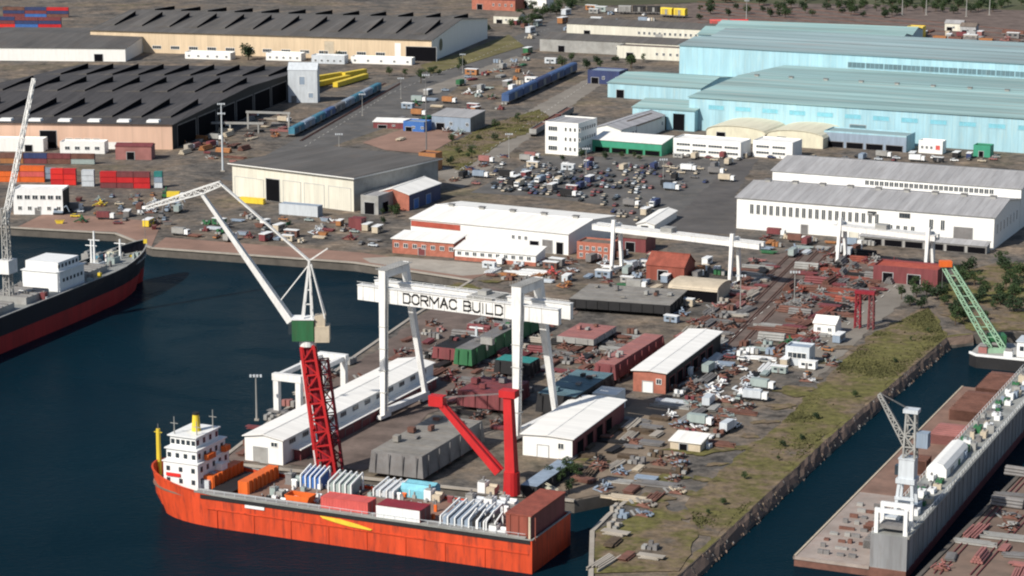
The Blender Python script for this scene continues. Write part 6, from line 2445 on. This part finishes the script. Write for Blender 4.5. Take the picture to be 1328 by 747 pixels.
KIND = {"car": ("parked_car", "car", lambda k, s: car_mesh(k), "parked car"), "truck": ("truck", "truck", lambda k, s: truck_mesh(k), "box truck"),
        "plates": ("steel_plate_stack", "steel stack", plates_mesh, "stack of steel plates"), "pipes": ("pipe_stack", "pipe stack", pipes_mesh, "stack of pipes"),
        "girders": ("girder_stack", "girder stack", girders_mesh, "row of girders"), "scrap": ("scrap_heap", "scrap heap", scrap_mesh, "scrap heap"),
        "cabin": ("site_cabin", "cabin", cabin_mesh, "site cabin"), "pallets": ("pallet_stack", "pallets", pallets_mesh, "group of loaded pallets"),
        "skip": ("skip", "skip", skip_mesh, "open skip"), "digger": ("excavator", "excavator", machine_mesh, "excavator")}
CNAME = {"white_paint": "white", "silver": "silver", "red": "red", "navy": "navy", "black": "black", "steel": "dark grey", "steel_pale": "pale grey", "blue": "blue", "maroon": "maroon", "beige": "beige", "rust": "rusty", "pink_primer": "pink-brown",
         "bluegrey": "blue-grey", "sage": "sage green", "white": "bright white", "brown_box": "brown", "orange": "orange", "yellow": "yellow", "green": "green", "red_pink": "faded red", "concrete": "concrete grey", "teal": "teal", "cyan": "cyan", "bark": "timber brown", "stern_red": "rust red"}


def stock(n, poly, mind, kinds, cols, where, grp, rots, sc=1.0):
    for v, W3 in scatter(n, poly, mind):
        kd = R.choice(kinds)
        k = R.choice(cols)
        var = R.randint(0, 2)
        nm, cat, fn, word = KIND[kd]
        key = (kd, k, var)
        if key not in _cache:
            _cache[key] = fn(k, var * 7 + 1).mesh(nm)
        o = bpy.data.objects.new(nm, _cache[key])
        COL.objects.link(o)
        o.location = v + Vector((0, 0, .16))
        o.rotation_euler = (0, 0, R.choice(rots) + R.gauss(0, .06))
        s_ = sc * R.uniform(.85, 1.15) if kd not in ("car", "truck") else sc ** .5
        o.scale = (s_, s_, s_)
        o["label"] = f"{CNAME[k]} {word} {where}, {cell(v, W3)}"
        o["category"] = cat
        o["group"] = grp.format(cat)


XA, XB = TB, TB + math.pi / 2
CARS = ["white_paint", "steel", "black", "beige", "pink_primer", "navy", "black", "steel", "steel_pale", "bluegrey", "maroon", "beige", "silver"]
STEEL = ["rust", "steel", "steel_pale", "pink_primer", "maroon", "rust", "steel", "black", "concrete"]
MIX = ["white_paint", "silver", "rust", "steel", "bluegrey", "brown_box", "maroon", "sage", "bluegrey", "beige", "steel_pale", "green"]
def car_rows(poly, pitch, rowgap, fill, where, grp, th):
    W3 = [tuple(P(*q)[:2]) for q in poly]
    ux, uy = math.cos(th), math.sin(th)
    us_ = [x * ux + y * uy for x, y in W3]
    vs_ = [-x * uy + y * ux for x, y in W3]
    v = min(vs_)
    row = 0
    while v < max(vs_):
        u = min(us_)
        while u < max(us_):
            x, y = u * ux - v * uy, u * uy + v * ux
            if inside(x, y, W3) and R.random() < fill:
                k = R.choice(CARS)
                van = R.random() < .07
                nm, cat, fn, wd_ = KIND["truck" if van else "car"]
                key = ("truck" if van else "car", k, 0)
                if key not in _cache:
                    _cache[key] = fn(k, 0).mesh(nm)
                o = bpy.data.objects.new(nm, _cache[key])
                COL.objects.link(o)
                o.location = (x + R.gauss(0, .15), y + R.gauss(0, .3), .16)
                o.rotation_euler = (0, 0, th + math.pi / 2 * R.choice((1, -1)) + R.gauss(0, .04))
                o["label"] = f"{CNAME[k]} {wd_} {where}, {cell(Vector((x, y, 0)), W3)}"
                o["category"] = cat
                o["group"] = grp.format(cat)
                FOOT.append((x, y))
            u += pitch * (1 if R.random() < .93 else 2.5)
        row += 1
        v += rowgap[row % 2]


car_rows([(632, 246), (700, 212), (850, 214), (850, 285), (805, 290), (790, 268), (710, 256)], 3.1, (6.0, 9.0), .52, "in the car park behind the white hall", "{}s in the car park", TB)
stock(22, [(632, 246), (700, 212), (850, 214), (850, 285), (805, 290), (790, 268), (710, 256)], 3.4, ["pallets", "truck", "scrap", "cabin"], CARS, "in the car park behind the white hall", "{}s in the car park", [XA, XB])
stock(26, [(850, 212), (955, 212), (950, 235), (860, 250)], 6, ["car", "car", "truck"], CARS, "in the right part of the car park", "{}s right of the car park", [XA, XB])
stock(30, [(870, 206), (880, 201), (1010, 206), (1290, 212), (1310, 204), (960, 205), (960, 212)], 6, ["car", "car", "truck", "cabin"], CARS, "in front of the aqua works", "{}s before the aqua works", [XA, XB])
stock(48, [(235, 300), (300, 278), (490, 292), (490, 322), (220, 310)], 5.5, ["truck", "car", "pallets", "scrap", "cabin", "plates", "skip"], MIX, "on the quay before the cream warehouse", "{}s on the far quay", [XA, XB])
stock(26, [(620, 345), (690, 338), (745, 338), (740, 372), (650, 368)], 6, ["pallets", "scrap", "plates", "girders", "cabin"], ["white_paint", "silver", "rust", "steel", "brown_box", "red_pink"], "between the white hall and big gantry", "{}s behind the gantry", [XA, XB])
stock(95, [(590, 545), (560, 475), (640, 400), (735, 410), (735, 470), (690, 500), (650, 560)], 3.6, ["plates", "girders", "scrap", "pipes", "scrap"], STEEL + ["black", "maroon"], "on the slipway under the big gantry", "{}s on the slipway", [XA, XB])
stock(46, [(700, 480), (770, 430), (830, 430), (820, 470), (770, 520), (720, 500)], 4.4, ["plates", "girders", "scrap", "pallets"], STEEL, "beside the pink hull section", "{}s beside the pink section", [XA, XB])
stock(70, [(872, 560), (862, 500), (925, 455), (1000, 440), (1000, 490), (960, 550), (920, 590)], 4.6, ["car", "scrap", "plates", "girders", "pallets", "scrap"], ["white_paint", "silver", "steel", "black", "maroon", "rust", "sage", "steel_pale", "bluegrey", "white_paint"], "in the yard right of the quay sheds", "{}s in the yard by the sheds", [XA, XB])
stock(10, [(872, 560), (862, 500), (925, 455), (1000, 440), (1000, 490), (960, 550), (920, 590)], 5, ["cabin", "truck"], ["white_paint", "white_paint", "silver", "sage"], "in the yard right of the quay sheds", "{}s in the yard by the sheds", [XA, XB])
stock(110, [(985, 440), (1040, 350), (1130, 330), (1185, 350), (1110, 400), (1020, 465)], 4.4, ["plates", "girders", "scrap", "pipes", "girders", "scrap"], ["rust", "maroon", "black", "steel", "rust", "stern_red", "steel_pale", "steel"], "in the steel yard by the track road", "{}s in the steel yard", [XA, XB], 1.15)
stock(70, [(880, 440), (985, 335), (1010, 345), (935, 450), (900, 450)], 4.4, ["plates", "girders", "scrap", "pallets", "girders", "plates"], STEEL, "beside the rails left of the steel yard", "{}s beside the rails", [XA, XB])
stock(26, [(970, 318), (990, 305), (1130, 318), (1100, 335), (980, 332)], 6, ["scrap", "plates", "truck", "pallets"], MIX, "before the white workshop", "{}s before the workshop", [XA, XB])
stock(44, [(68, 290), (75, 262), (205, 250), (250, 262), (215, 300), (120, 292)], 5.5, ["pallets", "truck", "car", "skip", "cabin", "scrap", "digger"], MIX + ["yellow"], "on the left dock beside the moored ship", "{}s on the left dock", [rotn, rotn + 1.57])
stock(48, [(235, 205), (240, 178), (300, 150), (372, 150), (372, 172), (300, 215)], 6.5, ["scrap", "girders", "plates", "pipes", "truck", "skip"], STEEL + ["beige", "brown_box"], "in the scrap yard beside the black shed", "{}s in the scrap yard", [XA, XB])
stock(60, [(500, 160), (560, 120), (680, 66), (730, 80), (660, 130), (640, 165), (520, 195)], 8, ["car", "truck", "scrap", "cabin", "pallets", "plates"], MIX, "beside the wide road at the upper centre", "{}s beside the wide road", [XA, XB], 1.3)
stock(40, [(660, 30), (730, 10), (860, 22), (890, 36), (880, 62), (700, 78)], 10, ["car", "truck", "cabin", "pallets"], MIX, "around the top depots", "{}s around the depots", [XA, XB], 1.5)
stock(30, [(1185, 75), (1190, 40), (1328, 50), (1328, 85)], 12, ["scrap", "girders", "truck", "plates", "cabin"], STEEL + ["beige"], "in the rail yard at the top right", "{}s in the rail yard", [XA, XB], 1.5)
stock(44, [(770, 630), (860, 585), (900, 600), (872, 650), (800, 690), (780, 735), (880, 720), (800, 700), (792, 665), (812, 650)], 6, ["plates", "scrap", "girders", "pallets"], ["rust", "steel", "steel_pale", "concrete", "bark", "beige", "bluegrey"], "on the quay behind the ship's stern", "{}s on the near quay", [XA, XB])
stock(34, [(735, 600), (820, 540), (862, 545), (850, 580), (760, 630)], 5.5, ["plates", "scrap", "girders"], ["rust", "steel", "concrete", "bark", "black"], "on bare earth right of the quay shed", "{}s on the bare earth", [XA, XB])
stock(15, [(1215, 735), (1330, 610), (1330, 747), (1235, 747)], 7, ["plates", "girders", "scrap", "pipes"], ["rust", "pink_primer", "steel", "steel_pale"], "on the wharf right of the floating dock", "{}s on the wharf", [XA, XB])
stock(48, [(735, 360), (760, 335), (840, 330), (900, 340), (940, 345), (935, 395), (870, 420), (870, 395), (740, 355)], 6, ["pallets", "scrap", "plates", "truck", "cabin"], MIX, "around the second gantry and grey platform", "{}s around the platform", [XA, XB])
stock(32, [(480, 545), (470, 490), (560, 415), (585, 430), (560, 470), (545, 510)], 7, ["scrap", "plates", "pallets"], STEEL, "between the pier hall and slipway", "{}s by the pier hall", [XA, XB])
stock(14, [(300, 592), (340, 545), (455, 470), (462, 468), (350, 545), (318, 592)], 5, ["scrap", "pallets", "plates"], STEEL, "on the pier edge left of the hall", "{}s on the pier edge", [XA, XB])
stock(20, [(575, 236), (640, 205), (690, 190), (700, 200), (640, 245)], 8, ["car", "truck", "scrap"], CARS, "on the pale road above the white hall", "{}s on the pale road", [XA, XB])
stock(14, [(1010, 448), (1100, 440), (1080, 475), (1050, 500), (1000, 480)], 7, ["car", "scrap", "cabin"], MIX, "around the blue box cabin", "{}s around the box cabin", [XA, XB])
